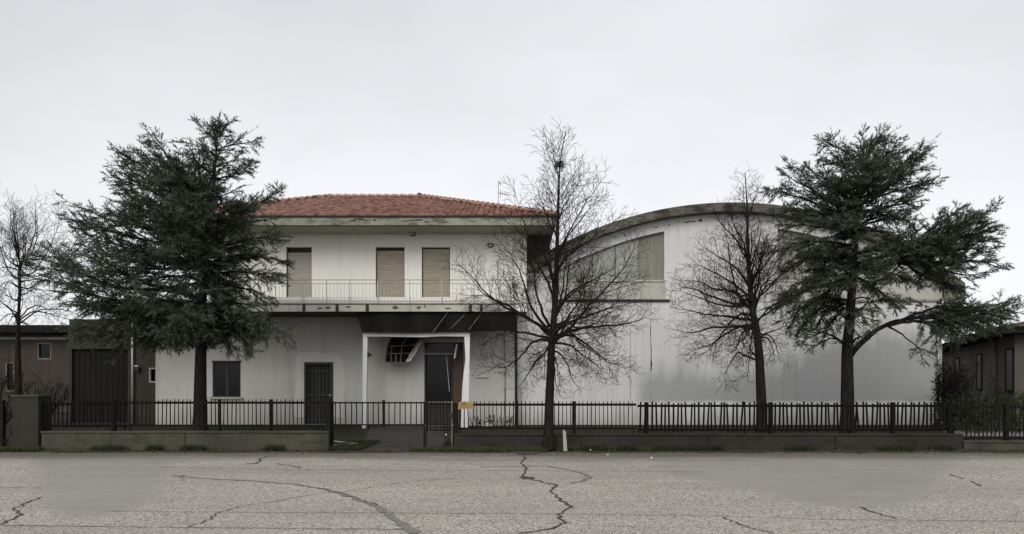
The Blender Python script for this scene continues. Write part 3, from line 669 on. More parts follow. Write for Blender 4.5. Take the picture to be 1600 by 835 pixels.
# bay infill
for s, (p0, p1) in enumerate(((848,1038),(1215,1432))):
    cuts = [1038,998,962,926,890,862,850] if s == 0 else [1216,1256,1292,1328,1364,1400,1425]
    for p, q in zip(cuts[:-1], cuts[1:]):
        l_, r_ = min(p,q), max(p,q)
        if s == 0 and r_ == 1038 or s == 1 and l_ == 1216:
            mb = MB(); n = 15
            for i in range(n):
                pa, pb = l_+(r_-l_)*i/n, l_+(r_-l_)*(i+1)/n; pm = (pa+pb)/2
                for c0, c1, d0, d1 in ((pa,pm,.19,.14),(pm,pb,.14,.19)):
                    mb.quad((X(c0,QY),QY+d0,sill_z),(X(c1,QY),QY+d1,sill_z),(X(c1,QY),QY+d1,baytop(c1)),(X(c0,QY),QY+d0,baytop(c0)))
            mb.build('ribbed_panel', M['ribbed'], hall)
        else:
            tl, tr = max(baytop(l_),sill_z+.02), max(baytop(r_),sill_z+.02)
            MB().prism([(X(l_,QY)+.015,sill_z),(X(r_,QY)-.015,sill_z),(X(r_,QY)-.015,tr),(X(l_,QY)+.015,tl)],QY+.15,QY+.19).build('infill_panel', M['panel'], hall)
    MB().box(X(p0,QY),X(p1 if s else 1040,QY),QY+.2,QY+.215,sill_z,7.9 if 0 else sill_z+.05).build('back_strip', M['gutter'], hall)
    MB().box(X(p0+6,QY),X(p1+1,QY),QY-.05,QY-.003,sill_z-.05,sill_z+.012).build('sill', M['slab'], hall)
    e0, e1 = (862,1040) if s == 0 else (1214,1471)
    MB().box(X(e0,QY),X(e1,QY),QY-.012,QY-.003,led_z+.045,sill_z-.053).build('apron_panel', M['cream'], hall)
    MB().box(X(e0,QY),X(1046 if s == 0 else 1471.5,QY),QY-.075,QY-.003,led_z-.04,led_z+.04).build('ledge', M['gutter'] if s == 0 else M['soffit'], hall)
# missing render: dark peeled spots, and a streak at the downpipe outlet
def blot(px, py, w, h, y, m, parent, name='peeled_spot'):
    n = 18; k = [random.uniform(.45,1.2) for _ in range(n)]; b = MB()
    b.prism([(X(px+w*k[i]*math.cos(2*math.pi*i/n),y), Z(py+h*k[i]*math.sin(2*math.pi*i/n),y)) for i in range(n)], y-.005, y+.002); return b.build(name, M[m], parent)
M['peel_dark'] = mat('bare_mortar', (.055,.05,.045), (.09,.082,.072), 8, 1)
M['peel_brown'] = mat('bare_brick', (.13,.085,.065), (.09,.065,.052), 8, 1)
for a in ((1072,348,4,1.1),(1077,347,4,1.3),(1083,346.4,4,1.4),(1094,345,4,2.2),(1095,344,1.6,3.2),(1046,352,1.2,1.6),(1025,355.5,3,.9)): blot(*a, QY, 'peel_dark', hall)
for a in ((1420,476,7,2.2),(1436,477.5,8,2.5),(1448,479,4,2.4),(1408,481,3,2.2),(1431,482,3,1.5)): blot(*a, QY, 'peel_brown', hall)
for a in ((1017.5,560,1.0,22),(1017.2,572,1.8,10),(1016.5,520,.7,24)): blot(*a, QY, 'peel_dark', hall, 'crack')
for px, y0_, y1_ in ((985,505,640),(1133,600,655),(1225,560,655),(1245,560,655),(1017,470,655)):
    MB().box(X(px,QY)-.008,X(px,QY)+.008,QY-.006,QY+.002,Z(y1_,QY),Z(y0_,QY)).build('joint', M['soffit'], hall)
MB().tube([(X(1466,QY-.1),QY-.1,0),(X(1466,QY-.1),QY-.1,Z(478,QY))],[.05]*2,8).build('downpipe', M['grey_metal'], hall, True)
for a in ((695,347,3,1.0),(560,343,9,1.6),(552,345,6,2.0),(571,344,8,1.4),(585,344,4,2.4),(640,345,9,.9),(652,344,10,1.4),(667,347,7,1.1),(740,346,6,.8)): blot(*a, EY0, 'peel_brown' if a[0] in (560,571,585) else 'peel_dark', house)
for a in ((500,482,6,1.6),(512,481,4,2.4),(545,480,5,1.6),(618,481,5,2.4),(655,481,5,2.0),(700,482,7,1.8),(664,479,2,3)): blot(*a, BY, 'peel_dark', house)

# ------------------------------------------------------------------ far buildings
ly = 40.0
lb_ = thing('neighbour_building', 'low building with a dark flat eave far left behind the bare tree', 'building', (X(80,ly),ly,0))
lx0, lx1 = -48.0, X(212,ly)
wins = [(X(p,ly),X(p+w,ly),Z(q1,ly),Z(q0,ly)) for p, w, q0, q1 in ((8,14,566,612),(58,22,536,562),(108,22,536,562),(150,22,536,562),(-60,22,536,562))]
b = MB(); wall_holes(b, lx0, lx1, 0, 4.6, ly, wins, .2); shell(b, lx0, lx1, ly, 52, 0, 4.6); b.build('wall', M['plaster_left'], lb_)
MB().box(lx0-.6,lx1+.5,ly-.9,53,Z(520,ly-.9),Z(508,ly-.9)).build('eave', M['board'], lb_)
MB().box(lx0,lx1,ly-.06,ly-.003,Z(531,ly),Z(527,ly)).build('string_course', M['grey_wood'], lb_)
for h in wins:
    w = MB().box(h[0],h[1],ly+.13,ly+.15,h[2],h[3]).build('window', M['glass'], lb_); f = MB(); t_ = .07
    f.box(h[0],h[0]+t_,ly+.02,ly+.1,h[2],h[3]); f.box(h[1]-t_,h[1],ly+.02,ly+.1,h[2],h[3]); f.box(h[0]+t_,h[1]-t_,ly+.02,ly+.1,h[3]-t_,h[3]); f.box(h[0]+t_,h[1]-t_,ly+.02,ly+.1,h[2],h[2]+t_); f.build('frame', M['rust_iron'], w)
# right neighbour, its long side running away from the street
pA, pB = Vector((20.4,30.0,0)), Vector((29.2,51,0)); dd = (pB-pA).normalized(); nn = Vector((dd.y,-dd.x,0))   # nn points right
rb = thing('neighbour_building', 'brown rendered bungalow with a dark eave at the far right edge', 'building', tuple(pA))
def rp(s, o, z): v = pA+dd*s+nn*o; return (v.x, v.y, z)
Lr = (pB-pA).length
def obox(mb, s0, s1, o0, o1, z0, z1):
    n = len(mb.v); mb.v += [rp(s0,o0,z0),rp(s1,o0,z0),rp(s1,o1,z0),rp(s0,o1,z0),rp(s0,o0,z1),rp(s1,o0,z1),rp(s1,o1,z1),rp(s0,o1,z1)]
    for q in ((0,3,2,1),(4,5,6,7),(0,1,5,4),(1,2,6,5),(2,3,7,6),(3,0,4,7)): mb.f.append(tuple(n+i for i in q))
    return mb
obox(MB(),0,Lr,0,10,0,3.55).build('wall', M['plaster_right'], rb)
obox(MB(),-.7,Lr+.6,-.75,10.7,3.56,3.82).build('eave', M['board'], rb)
b = MB(); b.quad(rp(-.8,-.85,3.825),rp(Lr+.7,-.85,3.825),rp(Lr-4,5,5.1),rp(4,5,5.1)); b.quad(rp(Lr+.7,10.8,3.825),rp(-.8,10.8,3.825),rp(4,5,5.1),rp(Lr-4,5,5.1)); b.poly([rp(-.8,10.8,3.825),rp(-.8,-.85,3.825),rp(4,5,5.1)]); b.poly([rp(Lr+.7,-.85,3.825),rp(Lr+.7,10.8,3.825),rp(Lr-4,5,5.1)]); b.build('roof', M['underlay'], rb)
for s in (.8, 7.2, 13.5):
    w = obox(MB(),s-.6,s+.6,-.03,-.003,1.3,2.95).build('window', M['dull_glass'], rb)
    f = MB(); obox(f,s-.68,s-.6,-.05,-.003,1.22,3.03); obox(f,s+.6,s+.68,-.05,-.003,1.22,3.03); obox(f,s-.6,s+.6,-.05,-.004,2.95,3.03); obox(f,s-.6,s+.6,-.08,-.004,1.22,1.3); f.build('frame', M['board'], w)
v = pA+dd*3.2-nn*.08; MB().tube([(v.x,v.y,0),(v.x,v.y,3.55)],[.05]*2,8).build('downpipe', M['rust_iron'], rb, True)

# ------------------------------------------------------------------ low walls, fences, gate
def low_wall(px0, px1, zt_, m, label, y=FY):
    x0, x1 = X(px0,y), X(px1,y); w = thing('low_wall', label, 'wall', ((x0+x1)/2, y, 0), 'low concrete walls along the street')
    n = max(1, round((x1-x0)/3.2)); L = (x1-x0)/n
    for i in range(n):
        mb = MB(); mb.box(x0+i*L+.006,x0+(i+1)*L-.006,y,y+.22,-.05,zt_-.05); mb.build('wall_panel', M[m], w, bevel=.012)
    MB().box(x0-.01,x1+.01,y-.025,y+.245,zt_-.048,zt_).build('coping', M[m], w, bevel=.01)
    return w
low_wall(64,514,Z(674,FY),'low_wall_pale','mossy low concrete wall left of the gate under the bars')
low_wall(709,1504,Z(678,FY),'low_wall','long dark low concrete wall right of the gate')
low_wall(1506,1790,Z(689,FY),'low_wall_pale','lowest brownish wall at the far right edge of the street')
gpz = thing('gate_pillar', 'square concrete gate pillar at the left end of the wall', 'pillar', (X(40,FY),FY,0))
MB().box(X(20,FY),X(61,FY),FY-.03,FY+.5,-.05,Z(620,FY)).build('shaft', M['pillar'], gpz, bevel=.015); MB().box(X(18.5,FY),X(62.5,FY),FY-.05,FY+.52,Z(620,FY)+.002,Z(617.5,FY)).build('cap', M['low_wall_pale'], gpz)

bars = {}
def fence(px0, px1, label, pitch=.098, wid=.018, top=626, rt=633, rb_=657, wall_t=676, posts=(), bend=0.0, mt='black_iron', y=FY+.11, jit=.0, group='dark bar fences on the low walls', wob=0):
    x0, x1 = X(px0,y), X(px1,y); f = thing('bar_fence', label, 'fence', ((x0+x1)/2, y, Z(wall_t,FY)), group)
    zt_, zr, zb = Z(top,y), Z(rt,y), Z(rb_,y)
    MB().box(x0,x1,y-.016,y+.016,zr-.028,zr+.028).build('top_rail', M[mt], f)
    MB().box(x0,x1,y-.016,y+.016,zb-.025,zb+.02).build('bottom_rail', M[mt], f)
    for key, h in (('a', zt_-zb+.02),):
        me = MB().box(-wid/2,wid/2,-.011,.011,0,h); me.v = [(p[0]*(.86 if p[2] > .1 else 1),p[1],p[2]) for p in me.v]; me = me.mesh('picket'); me.materials.append(M[mt])
    n = int((x1-x0)/pitch); locs, rots = [], []
    for i in range(n):
        x = x0+pitch*(i+.5)
        if any(abs(x-X(p,y)) < .05 for p in posts): continue
        locs.append((x+random.uniform(-jit,jit), y-.03, zb-.02+random.uniform(-.012,.008)*(1+wob))); rots.append((random.gauss(0,.012), random.gauss(0,.009+bend)+(random.choice((-.05,.06,.04)) if random.random() < .06 else 0), random.gauss(0,.2)))
    copies(me, 'picket', locs, f, rots)
    zw = Z(wall_t,FY)
    for p in posts:
        w_ = .045 if (p in (343,423)) else .085
        MB().box(X(p,y)-w_/2,X(p,y)+w_/2,y-.05,y+.05,zw-.3,zt_-.005).build('post', M[mt], f)
    for p in np.linspace(px0+4, px1-4, max(2,int((px1-px0)/120))): MB().box(X(p,y)-.015,X(p,y)+.015,y-.015,y+.015,zw-.1,zb-.025).build('leg', M[mt], f)
    return f
fence(200,509,'slim dark bar fence left of the gate in front of the barred door', posts=(343,423), top=624, rt=629.5, rb_=665, wall_t=674)
fence(64,199,'dark bar fence beside the square concrete pillar', .098, .03, 626, 632, 666, 674, posts=(178,), mt='slat_iron', bend=.006)
fence(716,994,'slim dark bar fence right of the gate behind the tallest bare tree', posts=(897,), top=627, rt=632.5, rb_=669.5, wall_t=678)
fence(996,1494,'dark fence of wide uneven slats in front of the hall', .101, .043, 628.5, 634.5, 672, 678, posts=(1010,1204,1395,1484), mt='slat_iron', bend=.022, jit=.008, wob=2)
fence(1506,1790,'thin greenish bar fence on the lowest wall at the far right', .098, .02, 630, 636, 685, 690, posts=(1572,))
fence(-160,12,'bar fence with two lower rails left of the concrete pillar', .12, .025, 625, 630, 688, 705, posts=(4,))
# gate
def gpost(px, top, w, label):
    g = thing('gate_post', label, 'gate post', (X(px,FY),FY,0), 'steel gate posts')
    MB().box(X(px,FY)-w/2,X(px,FY)+w/2,FY+.02,FY+.02+w,-.05,Z(top,FY)).build('shaft', M['black_iron'], g, bevel=.008)
    MB().box(X(px,FY)-w/2-.01,X(px,FY)+w/2+.01,FY+.01,FY+.03+w,Z(top,FY)+.002,Z(top,FY)+.022).build('cap', M['black_iron'], g)
gpost(512,621,.13,'dark square gate post at the end of the left mossy wall'); gpost(711.5,632,.11,'dark square gate post carrying the yellow sign')
def gate(px0, px1, rt, rb_, low, label, frame, pitch=.135, thick=(), stile=.035, y=FY+.15, barlow=None):
    g = thing('gate_leaf', label, 'gate', ((X(px0,y)+X(px1,y))/2,y,0), 'gate leaves across the driveway')
    x0, x1 = X(px0,y), X(px1,y); zr, zb, zl = Z(rt,y), Z(rb_,y), Z(low,y)
    MB().box(x0,x1,y-.02,y+.02,zr-.035,zr).build('top_rail', M[frame], g)
    MB().box(x0,x1,y-.018,y+.018,zb-.035,zb).build('bottom_rail', M['black_iron'], g)
    for x in (x0, x1): MB().box(x-stile/2,x+stile/2,y-.025,y+.025,.03,zr+.01).build('stile', M[frame if x == x1 else 'black_iron'], g)
    zz = Z(barlow,y) if barlow else zb
    me = MB().box(-.011,.011,-.011,.011,0,zr-zz+.03).mesh('picket'); me.materials.append(M['black_iron'])
    n = int((x1-x0)/pitch); copies(me, 'picket', [(x0+(i+.5)*(x1-x0)/n+random.uniform(-.012,.012), y-.032, zz-.02) for i in range(n)], g, [(0,random.gauss(0,.008),0) for i in range(n)])
    for p in thick: MB().box(X(p,y)-.03,X(p,y)+.03,y-.06,y-.0205,zb-.06,zr+.05).build('lock_stile', M['black_iron'], g)
    return g
gate(520,663,628.5,663,690,'wide dark gate leaf with thin bars across the driveway','black_iron',.125,(600,))
g2 = gate(666,706,627.5,662.5,690,'narrow dark gate leaf with a pale edge next to the signed post','rust_iron',.07,(),.03,FY+.12,672)
yy = FY+.12; MB().box(X(667,yy),X(705,yy),yy-.015,yy+.015,Z(673,yy),Z(671.6,yy)).build('lower_rail', M['black_iron'], g2); MB().box(X(701,yy),X(706,yy),yy-.075,yy-.03,Z(652,yy),Z(646,yy)).build('lock_case', M['gutter'], g2)
# yellow sign
ys = thing('gate_sign', 'faded yellow notice wired to the top rail beside the gate post', 'sign', (X(728,FY),FY,Z(633,FY)))
sy = FY+.05
MB().prism([(X(715.5,sy),Z(640,sy)),(X(739,sy),Z(639,sy)),(X(739.5,sy),Z(627.5,sy)),(X(736,sy),Z(627,sy)),(X(735,sy),Z(628.5,sy)),(X(719,sy),Z(628,sy)),(X(715,sy),Z(630.5,sy))],sy,sy+.012).build('plate', M['yellow'], ys)
mb = MB(); random.seed(5)
mb.box(X(720.5,sy),X(729,sy),sy-.003,sy+.002,Z(632.6,sy),Z(629.3,sy))
for zz, xs_ in ((631,(731,737.5)),(634,(720,737.5)),(636.6,(719,737))):
    x = X(xs_[0],sy)
    while x < X(xs_[1],sy):
        w_ = random.uniform(.015,.035); mb.box(x,x+w_,sy-.003,sy+.002,Z(zz+.6,sy),Z(zz-.5+random.uniform(-.2,.2),sy)); x += w_+.012
mb.build('print', M['orange_ink'], ys)

# ------------------------------------------------------------------ trees
def catmull(pts, per=4):
    P = [Vector(p) for p in pts]; out = []
    for i in range(len(P)-1):
        a, b_, c, d = P[max(i-1,0)], P[i], P[i+1], P[min(i+2,len(P)-1)]
        for k in range(per):
            t = k/per; out.append(.5*((2*b_)+(c-a)*t+(2*a-5*b_+4*c-d)*t*t+(3*b_-a-3*c+d)*t**3))
    out.append(P[-1]); return out
def rv(s=1.0): return Vector((random.gauss(0,s), random.gauss(0,s), random.gauss(0,s)))
def plen(p): return sum((p[i+1]-p[i]).length for i in range(len(p)-1))
def along(p, t):
    L = plen(p)*t; 
    for i in range(len(p)-1):
        s = (p[i+1]-p[i]).length
        if L <= s or i == len(p)-2: return p[i].lerp(p[i+1], min(1, L/max(s,1e-6))), (p[i+1]-p[i]).normalized()
        L -= s
def shoot(start, d, L, n, up, wig):
    pts = [start.copy()]; d = d.normalized()
    for i in range(n):
        d = (d+rv(wig)+Vector((0,0,up))).normalized(); pts.append(pts[-1]+d*(L/n))
    return pts
def bare_tree(label, px, py0, Y, trunk, r0, limbs, rtop=.012, dens=1.0, depthk=.55, extra=(1,), upk=.055):
    base = (X(px,Y), Y, max(0.0, Z(py0,Y)) if py0 else 0)
    tree = thing('bare_tree', label, 'tree', (base[0], Y, 0), 'leafless trees along the street')
    P3 = lambda p, dy=0: Vector((X(p[0],Y), Y+dy, Z(p[1],Y)))
    tp = catmull([Vector((base[0],Y,-.05))]+[P3(p) for p in trunk], 4)
    L = plen(tp); rad = []
    acc = 0
    for i in range(len(tp)):
        if i: acc += (tp[i]-tp[i-1]).length
        f = acc/L; rad.append(max(rtop, r0*(1-f)**.95*(1+.35*max(0,1-f*14))))
    MB().tube(tp, rad, 10).build('trunk', M['bark'], tree, True)
    all_l = []
    def tr(z):
        bi = min(range(len(tp)), key=lambda i: abs(tp[i].z-z)); return rad[bi]
    for k, lm in enumerate(limbs):
        p0 = P3(lm[0]); s = random.choice((-1,1))*random.uniform(.15,depthk)
        lat = [0]
        pts = [p0]
        for q in lm[1:]:
            v = P3(q); yy = Y+abs(v.x-p0.x)*s; pts.append(Vector((X(q[0],yy), yy, Z(q[1],yy))))
        all_l.append(catmull(pts, 4))
        for e in extra:
            ang = random.choice((-1,1))*random.uniform(.7,1.45); sc = random.uniform(.75,1.05); q = []
            for v in pts:
                d = v-p0; dx, dy = d.x*math.cos(ang)-d.y*math.sin(ang), d.x*math.sin(ang)+d.y*math.cos(ang)
                q.append(Vector((p0.x+dx*sc, p0.y+dy*sc, p0.z+d.z*sc+random.uniform(-.1,.1))))
            q[0] = along(tp, 0.5)[0] if False else p0+Vector((0,0,random.uniform(-.15,.15)))
            all_l.append(catmull(q, 4))
    all_l.append([p for p in tp if p.z > tp[-1].z-(tp[-1].z-P3(limbs[0][0]).z)*.62])
    tw = MB()
    for li, lp in enumerate(all_l):
        LL = plen(lp); leader = li == len(all_l)-1
        if not leader:
            rb0 = min(tr(lp[0].z)*.5, .010+.013*LL); n = len(lp)
            rr = [max(.0045, rb0*(1-i/(n-1))**.9) for i in range(n)]
            lp = [p+rv(.012) if i else p for i, p in enumerate(lp)]
            MB().tube(lp, rr, 6).build('branch', M['bark'], tree, True)
        n2 = int(LL/.15*dens); sgn = 1
        for i in range(n2):
            t = .16+.84*(i+random.random())/n2; p, d = along(lp, min(t,.995)); sgn = -sgn
            side = d.cross(Vector((0,1,0))*random.choice((1,1,.3))+rv(.7)).normalized()*sgn
            l2 = min(1.5, (.28+.42*LL*(1-t)**.75)*random.uniform(.55,1.15)); l2 = max(l2,.2)
            dirn = d*.75+side*.8; s2 = shoot(p, dirn, l2, 5, upk, .10)
            r2 = .003+.0047*l2
            tw.tube(s2, [r2*(1-.6*j/5) for j in range(6)], 4, False)
            n3 = int(l2/.115*dens); sg = 1
            for j in range(n3):
                tt = .15+.85*(j+random.random())/n3; q, e = along(s2, min(tt,.99)); sg = -sg
                sd2 = e.cross(Vector((0,1,0))+rv(.6)).normalized()*sg
                l3 = max(.09, (.14+.42*l2*(1-tt))*random.uniform(.5,1.2))
                s3 = shoot(q, e*.8+sd2*.75, l3, 3, upk*1.3, .10); tw.tube(s3, [.0036,.0033,.0028,.002], 3, False)
                for m_ in range(int(l3/.10*dens*random.uniform(.5,1.3))):
                    u, g_ = along(s3, random.uniform(.25,.95)); s4 = shoot(u, g_*.8+rv(.5), random.uniform(.06,.18), 2, upk, .06)
                    tw.tube(s4, [.0032,.0028,.0018], 3, False)
    stuff(tw.build('twigs', M['twig'], tree))
    return tree, tp
T1 = [
 [(862,532),(841,532),(829,538),(811,560),(785,575),(746,572)],[(858,524),(821,494),(786,474),(756,459),(728,426)],[(858,517),(836,491),(821,451),(806,411),(771,366)],
 [(866,476),(856,441),(836,406),(821,356),(803,295)],[(866,527),(887,517),(912,486),(947,451),(982,406),(995,366)],[(865,527),(902,514),(947,509),(992,504),(1017,491)],
 [(863,532),(892,524),(922,542),(952,567),(992,580)],[(863,536),(890,540),(907,552),(932,572),(947,600)],[(867,486),(892,456),(922,441),(972,412)],
 [(870,430),(887,401),(922,376),(972,335)],[(871,411),(887,366),(917,315),(947,275)],[(872,345),(892,305),(922,262)],[(870,370),(851,331),(836,285)],[(873,275),(857,240),(852,210)],
 [(861,540),(836,567),(821,592),(806,610)],[(864,500),(880,470),(889,420),(893,390)],[(862,545),(882,560),(893,590),(905,610)],[(868,455),(852,400),(845,360)],[(863,515),(905,498),(960,480),(1005,470)],[(860,530),(820,520),(785,520),(750,540)]]
random.seed(21)
bare_tree('tallest leafless tree with a crown nest at the kerb in front of the fence', 857, None, 17.35, [(858,640),(860,590),(862,540),(866,491),(869,441),(871,366),(873,300),(875,258),(879,230),(884,206)], .128, T1, extra=(1,), dens=1.2)
T2 = [
 [(1174,470),(1154,462),(1143,420),(1137,382),(1130,343)],[(1178,470),(1185,440),(1189,397),(1200,365)],[(1180,480),(1193,452),(1217,433),(1235,420)],[(1176,490),(1148,457),(1120,452),(1092,440),(1061,438)],
 [(1178,497),(1163,490),(1145,500),(1125,526),(1107,547),(1084,562)],[(1177,500),(1145,496),(1110,492),(1077,486),(1045,480)],[(1177,507),(1150,510),(1103,514),(1077,520),(1050,515)],[(1178,510),(1150,512),(1119,533),(1090,546),(1067,556)],
 [(1184,562),(1165,556),(1153,552),(1142,566),(1132,587),(1136,604)],[(1186,530),(1203,518),(1230,510),(1250,508)],[(1186,528),(1201,530),(1209,553),(1211,566)],[(1172,450),(1150,420),(1120,400),(1092,382)],[(1173,465),(1140,440),(1105,420),(1072,412)],[(1170,410),(1145,370),(1122,345),(1115,325)],[(1176,480),(1130,470),(1080,450),(1052,452)],[(1180,470),(1212,440),(1240,402)],[(1184,500),(1215,480),(1250,472)],[(1174,440),(1205,400),(1224,362)],[(1170,400),(1150,375),(1140,350)],[(1170,420),(1186,380),(1190,345)],
 [(1178,505),(1160,520),(1150,545),(1120,565)],[(1174,478),(1130,478),(1095,466),(1058,455)],[(1168,345),(1158,315),(1152,298)],[(1168,340),(1178,312),(1184,290)],[(1173,455),(1200,425),(1212,390)]]
random.seed(22)
bare_tree('rounded leafless tree growing behind the slats in front of the white hall', 1190, None, 19.6, [(1190,640),(1188,590),(1186,550),(1182,515),(1175,480),(1170,420),(1168,370),(1167,320),(1164,270)], .155, T2, extra=(1,), dens=1.2)
T3 = [
 [(30,420),(39,392),(39,361),(36,322)],[(32,415),(53,374),(56,330),(57,308)],[(29,418),(13,408),(3,384),(1,345)],[(29,423),(10,417),(-10,420),(-40,395)],[(31,432),(53,424),(74,392),(90,353),(91,316)],[(31,410),(66,400),(100,408),(127,398)],
 [(31,440),(60,438),(90,445)],[(30,455),(55,450),(80,463)],[(28,500),(50,479),(79,485),(103,500)],[(27,495),(8,478),(-15,455)],[(27,500),(14,490),(-5,505),(-30,520)],[(28,470),(10,462),(-20,430)],[(31,408),(20,375),(15,340),(20,322)],[(28,500),(45,510),(60,530)],[(30,450),(12,440),(0,470)]]
random.seed(23)
bare_tree('leafless tree with crooked limbs at the far left behind the pillar', 27, None, 23.0, [(28,620),(28,540),(29,495),(31,450),(30,428),(33,412)], .15, T3, rtop=.045, extra=(1,1), dens=1.0)

# foliage: small blades gathered on twigs, one mesh per crown
class Fol:
    def __init__(s): s.st = []; s.dr = []; s.ln = []; s.tn = []
    def add(s, p, d, L, t): s.st.append(tuple(p)); s.dr.append(tuple(d)); s.ln.append(L); s.tn.append(t)
    def build(s, name, m, parent, per=10, blade=(.06,.11), width=.014, spread=.75, cone=1.0):
        P = np.array(s.st); D = np.array(s.dr); L = np.array(s.ln); T = np.array(s.tn); n = len(P)
        D /= np.linalg.norm(D, axis=1)[:,None]+1e-9
        rng = np.random.default_rng(len(P)); I = np.repeat(np.arange(n), per)
        f = np.tile((np.arange(per)+.5)/per, n)+rng.uniform(-.04,.04,n*per)
        base = P[I]+D[I]*(L[I]*f)[:,None]
        q = D[I]*cone+rng.normal(0,spread,(n*per,3)); q /= np.linalg.norm(q,axis=1)[:,None]
        bl = rng.uniform(*blade, n*per)
        w = np.cross(q, rng.normal(0,1,(n*per,3))); w /= np.linalg.norm(w,axis=1)[:,None]+1e-9; w *= width
        V = np.empty((n*per*3,3)); V[0::3] = base-w*.5; V[1::3] = base+w*.5; V[2::3] = base+q*bl[:,None]
        V -= np.array(wloc(parent))
        me = bpy.data.meshes.new(name); N = n*per
        me.vertices.add(N*3); me.vertices.foreach_set('co', V.ravel().astype(np.float32))
        me.loops.add(N*3); me.loops.foreach_set('vertex_index', np.arange(N*3, dtype=np.int32))
        me.polygons.add(N); me.polygons.foreach_set('loop_start', np.arange(0,N*3,3,dtype=np.int32))
        me.update(calc_edges=True)
        at = me.attributes.new('tint','FLOAT','FACE'); at.data.foreach_set('value', np.clip(T[I]+rng.normal(0,.12,N),0,1).astype(np.float32))
        me.materials.append(m); o = bpy.data.objects.new(name, me); C.objects.link(o); o.parent = parent; return o
def cedar(label, px, Y, trunk, r0, limbs, seedv, fill, droop_z):
    random.seed(seedv)
    tree = thing('cedar_tree', label, 'tree', (X(px,Y), Y, 0), 'dark cedars behind the fence')
    P3 = lambda p: Vector((X(p[0],Y), Y, Z(p[1],Y)))
    tp = catmull([Vector((X(px,Y),Y,-.05))]+[P3(p) for p in trunk], 4); L = plen(tp); acc = 0; rad = []
    for i in range(len(tp)):
        if i: acc += (tp[i]-tp[i-1]).length
        rad.append(max(.012, r0*(1-acc/L)**.85*(1+.3*max(0,1-acc/L*14))))
    MB().tube(tp, rad, 10).build('trunk', M['bark_cedar'], tree, True)
    LM = []
    for lm in limbs:
        opt = lm[-1] if isinstance(lm[-1], dict) else {}; pts = [P3(p) for p in lm if not isinstance(p, dict)]
        s = random.uniform(-.45,.45); p0 = pts[0]
        q3 = [(q, Y+abs(v.x-p0.x)*s) for q, v in zip([p for p in lm if not isinstance(p, dict)], pts)]
        LM.append(([Vector((X(q[0],yy), yy, Z(q[1],yy))) for q, yy in q3], 1, opt))
        for e in range(opt.get('x', 3)):
            ang = random.choice((-1,1))*random.uniform(.8,1.9); sc = random.uniform(.55,.85); q = []
            for v in pts:
                d = v-p0; q.append(Vector((p0.x+(d.x*math.cos(ang))*sc, p0.y+d.x*math.sin(ang)*sc, p0.z+d.z*sc)))
            LM.append((q, 0, opt))
    for pts, main, opt in list(LM):                         # side limbs give every tier its depth
        lp = catmull(pts, 5); LL = plen(lp)
        if LL < 1.1: continue
        for k in range(int(1+LL*1.0)):
            t = random.uniform(max(.2,opt.get('bare',.12)), .85); p, d = along(lp, t)
            lat = d.cross(Vector((0,0,1))); lat = lat.normalized() if lat.length > .05 else Vector((1,0,0))
            q = shoot(p, d*.8+lat*random.uniform(-.8,.8)+Vector((0,0,random.uniform(-.12,.32)-.45*opt.get('hang',0))), LL*(1-t)*random.uniform(.55,.9)+.25, 3, .0, .05)
            LM.append((q, 2, {'hang': opt.get('hang',0), 'bare': .05, 'r': .018}))
    LM.append(([tp[-9], tp[-5], tp[-1]], 2, {'bare': .0, 'r': .02}))
    fo = Fol(); wood = MB()
    for pts, main, opt in LM:
        lp = catmull(pts, 5); LL = plen(lp); n = len(lp); lp = [q+rv(.010) if 0 < i else q for i, q in enumerate(lp)]
        rb0 = opt.get('r', min(.085, .014+.013*LL)); rr = [max(.006, rb0*(1-.92*i/(n-1))) for i in range(n)]
        (wood if main == 2 else MB()).tube(lp, rr, 6) if main == 2 else MB().tube(lp, rr, 6).build('branch', M['bark_cedar'], tree, True)
        bare = opt.get('bare', .12); n2 = max(6,int(LL*(1-bare)/(.075 if main else .10))); sg = 1; hang = opt.get('hang', 0)
        tone = random.uniform(.05,.5); ph = random.uniform(0,6.28)
        for i in range(n2):
            t = bare+(1-bare)*(i+random.random())/n2; p, d = along(lp, min(t,.998)); sg = -sg
            if math.sin(t*LL*5.2+ph) < -.62: continue
            lat = d.cross(Vector((0,0,1))); lat = (lat.normalized() if lat.length > .05 else Vector((1,0,0)))*sg
            l2 = min(.95, (.16+.30*LL*(1.05-t)**.75))*random.uniform(.5,1.15)
            dr = d*random.uniform(.4,.95)+lat*random.uniform(.35,.95)+Vector((0,0,random.gauss(.06,.32)))
            h2 = hang*random.random()
            s2 = shoot(p, dr, l2, 4, -.03-.28*h2, .16)
            wood.tube(s2, [.009,.008,.006,.004,.003], 3, False)
            n3 = max(3,int(l2/.055)); s3 = 1; tn = min(1,max(0,random.gauss(tone+.25*t,.15)))
            for j in range(n3):
                tt = .1+.9*(j+random.random())/n3; q, e = along(s2, min(tt,.99)); s3 = -s3
                la = e.cross(Vector((0,0,1))); la = (la.normalized() if la.length > .05 else Vector((1,0,0)))*s3
                fo.add(q, e*.85+la*random.uniform(.2,.85)+Vector((0,0,random.gauss(.05-.35*h2,.22))), (.09+.16*(1-tt))*random.uniform(.6,1.3), tn+.15*tt)
            fo.add(s2[-1], s2[-1]-s2[-2], .12, tn+.2)
        e = lp[-1]-lp[-2]; fo.add(lp[-1]-e*.3, e, .22, .7)
    wood.build('branchlet', M['twig'], tree); tree.children[-1]['kind'] = 'stuff'
    stuff(fo.build('crown', M['needle'], tree, 10, (.045,.105), .018, .60, 1.0)); print('cedar twigs', len(fo.st), len(LM))
    return tree
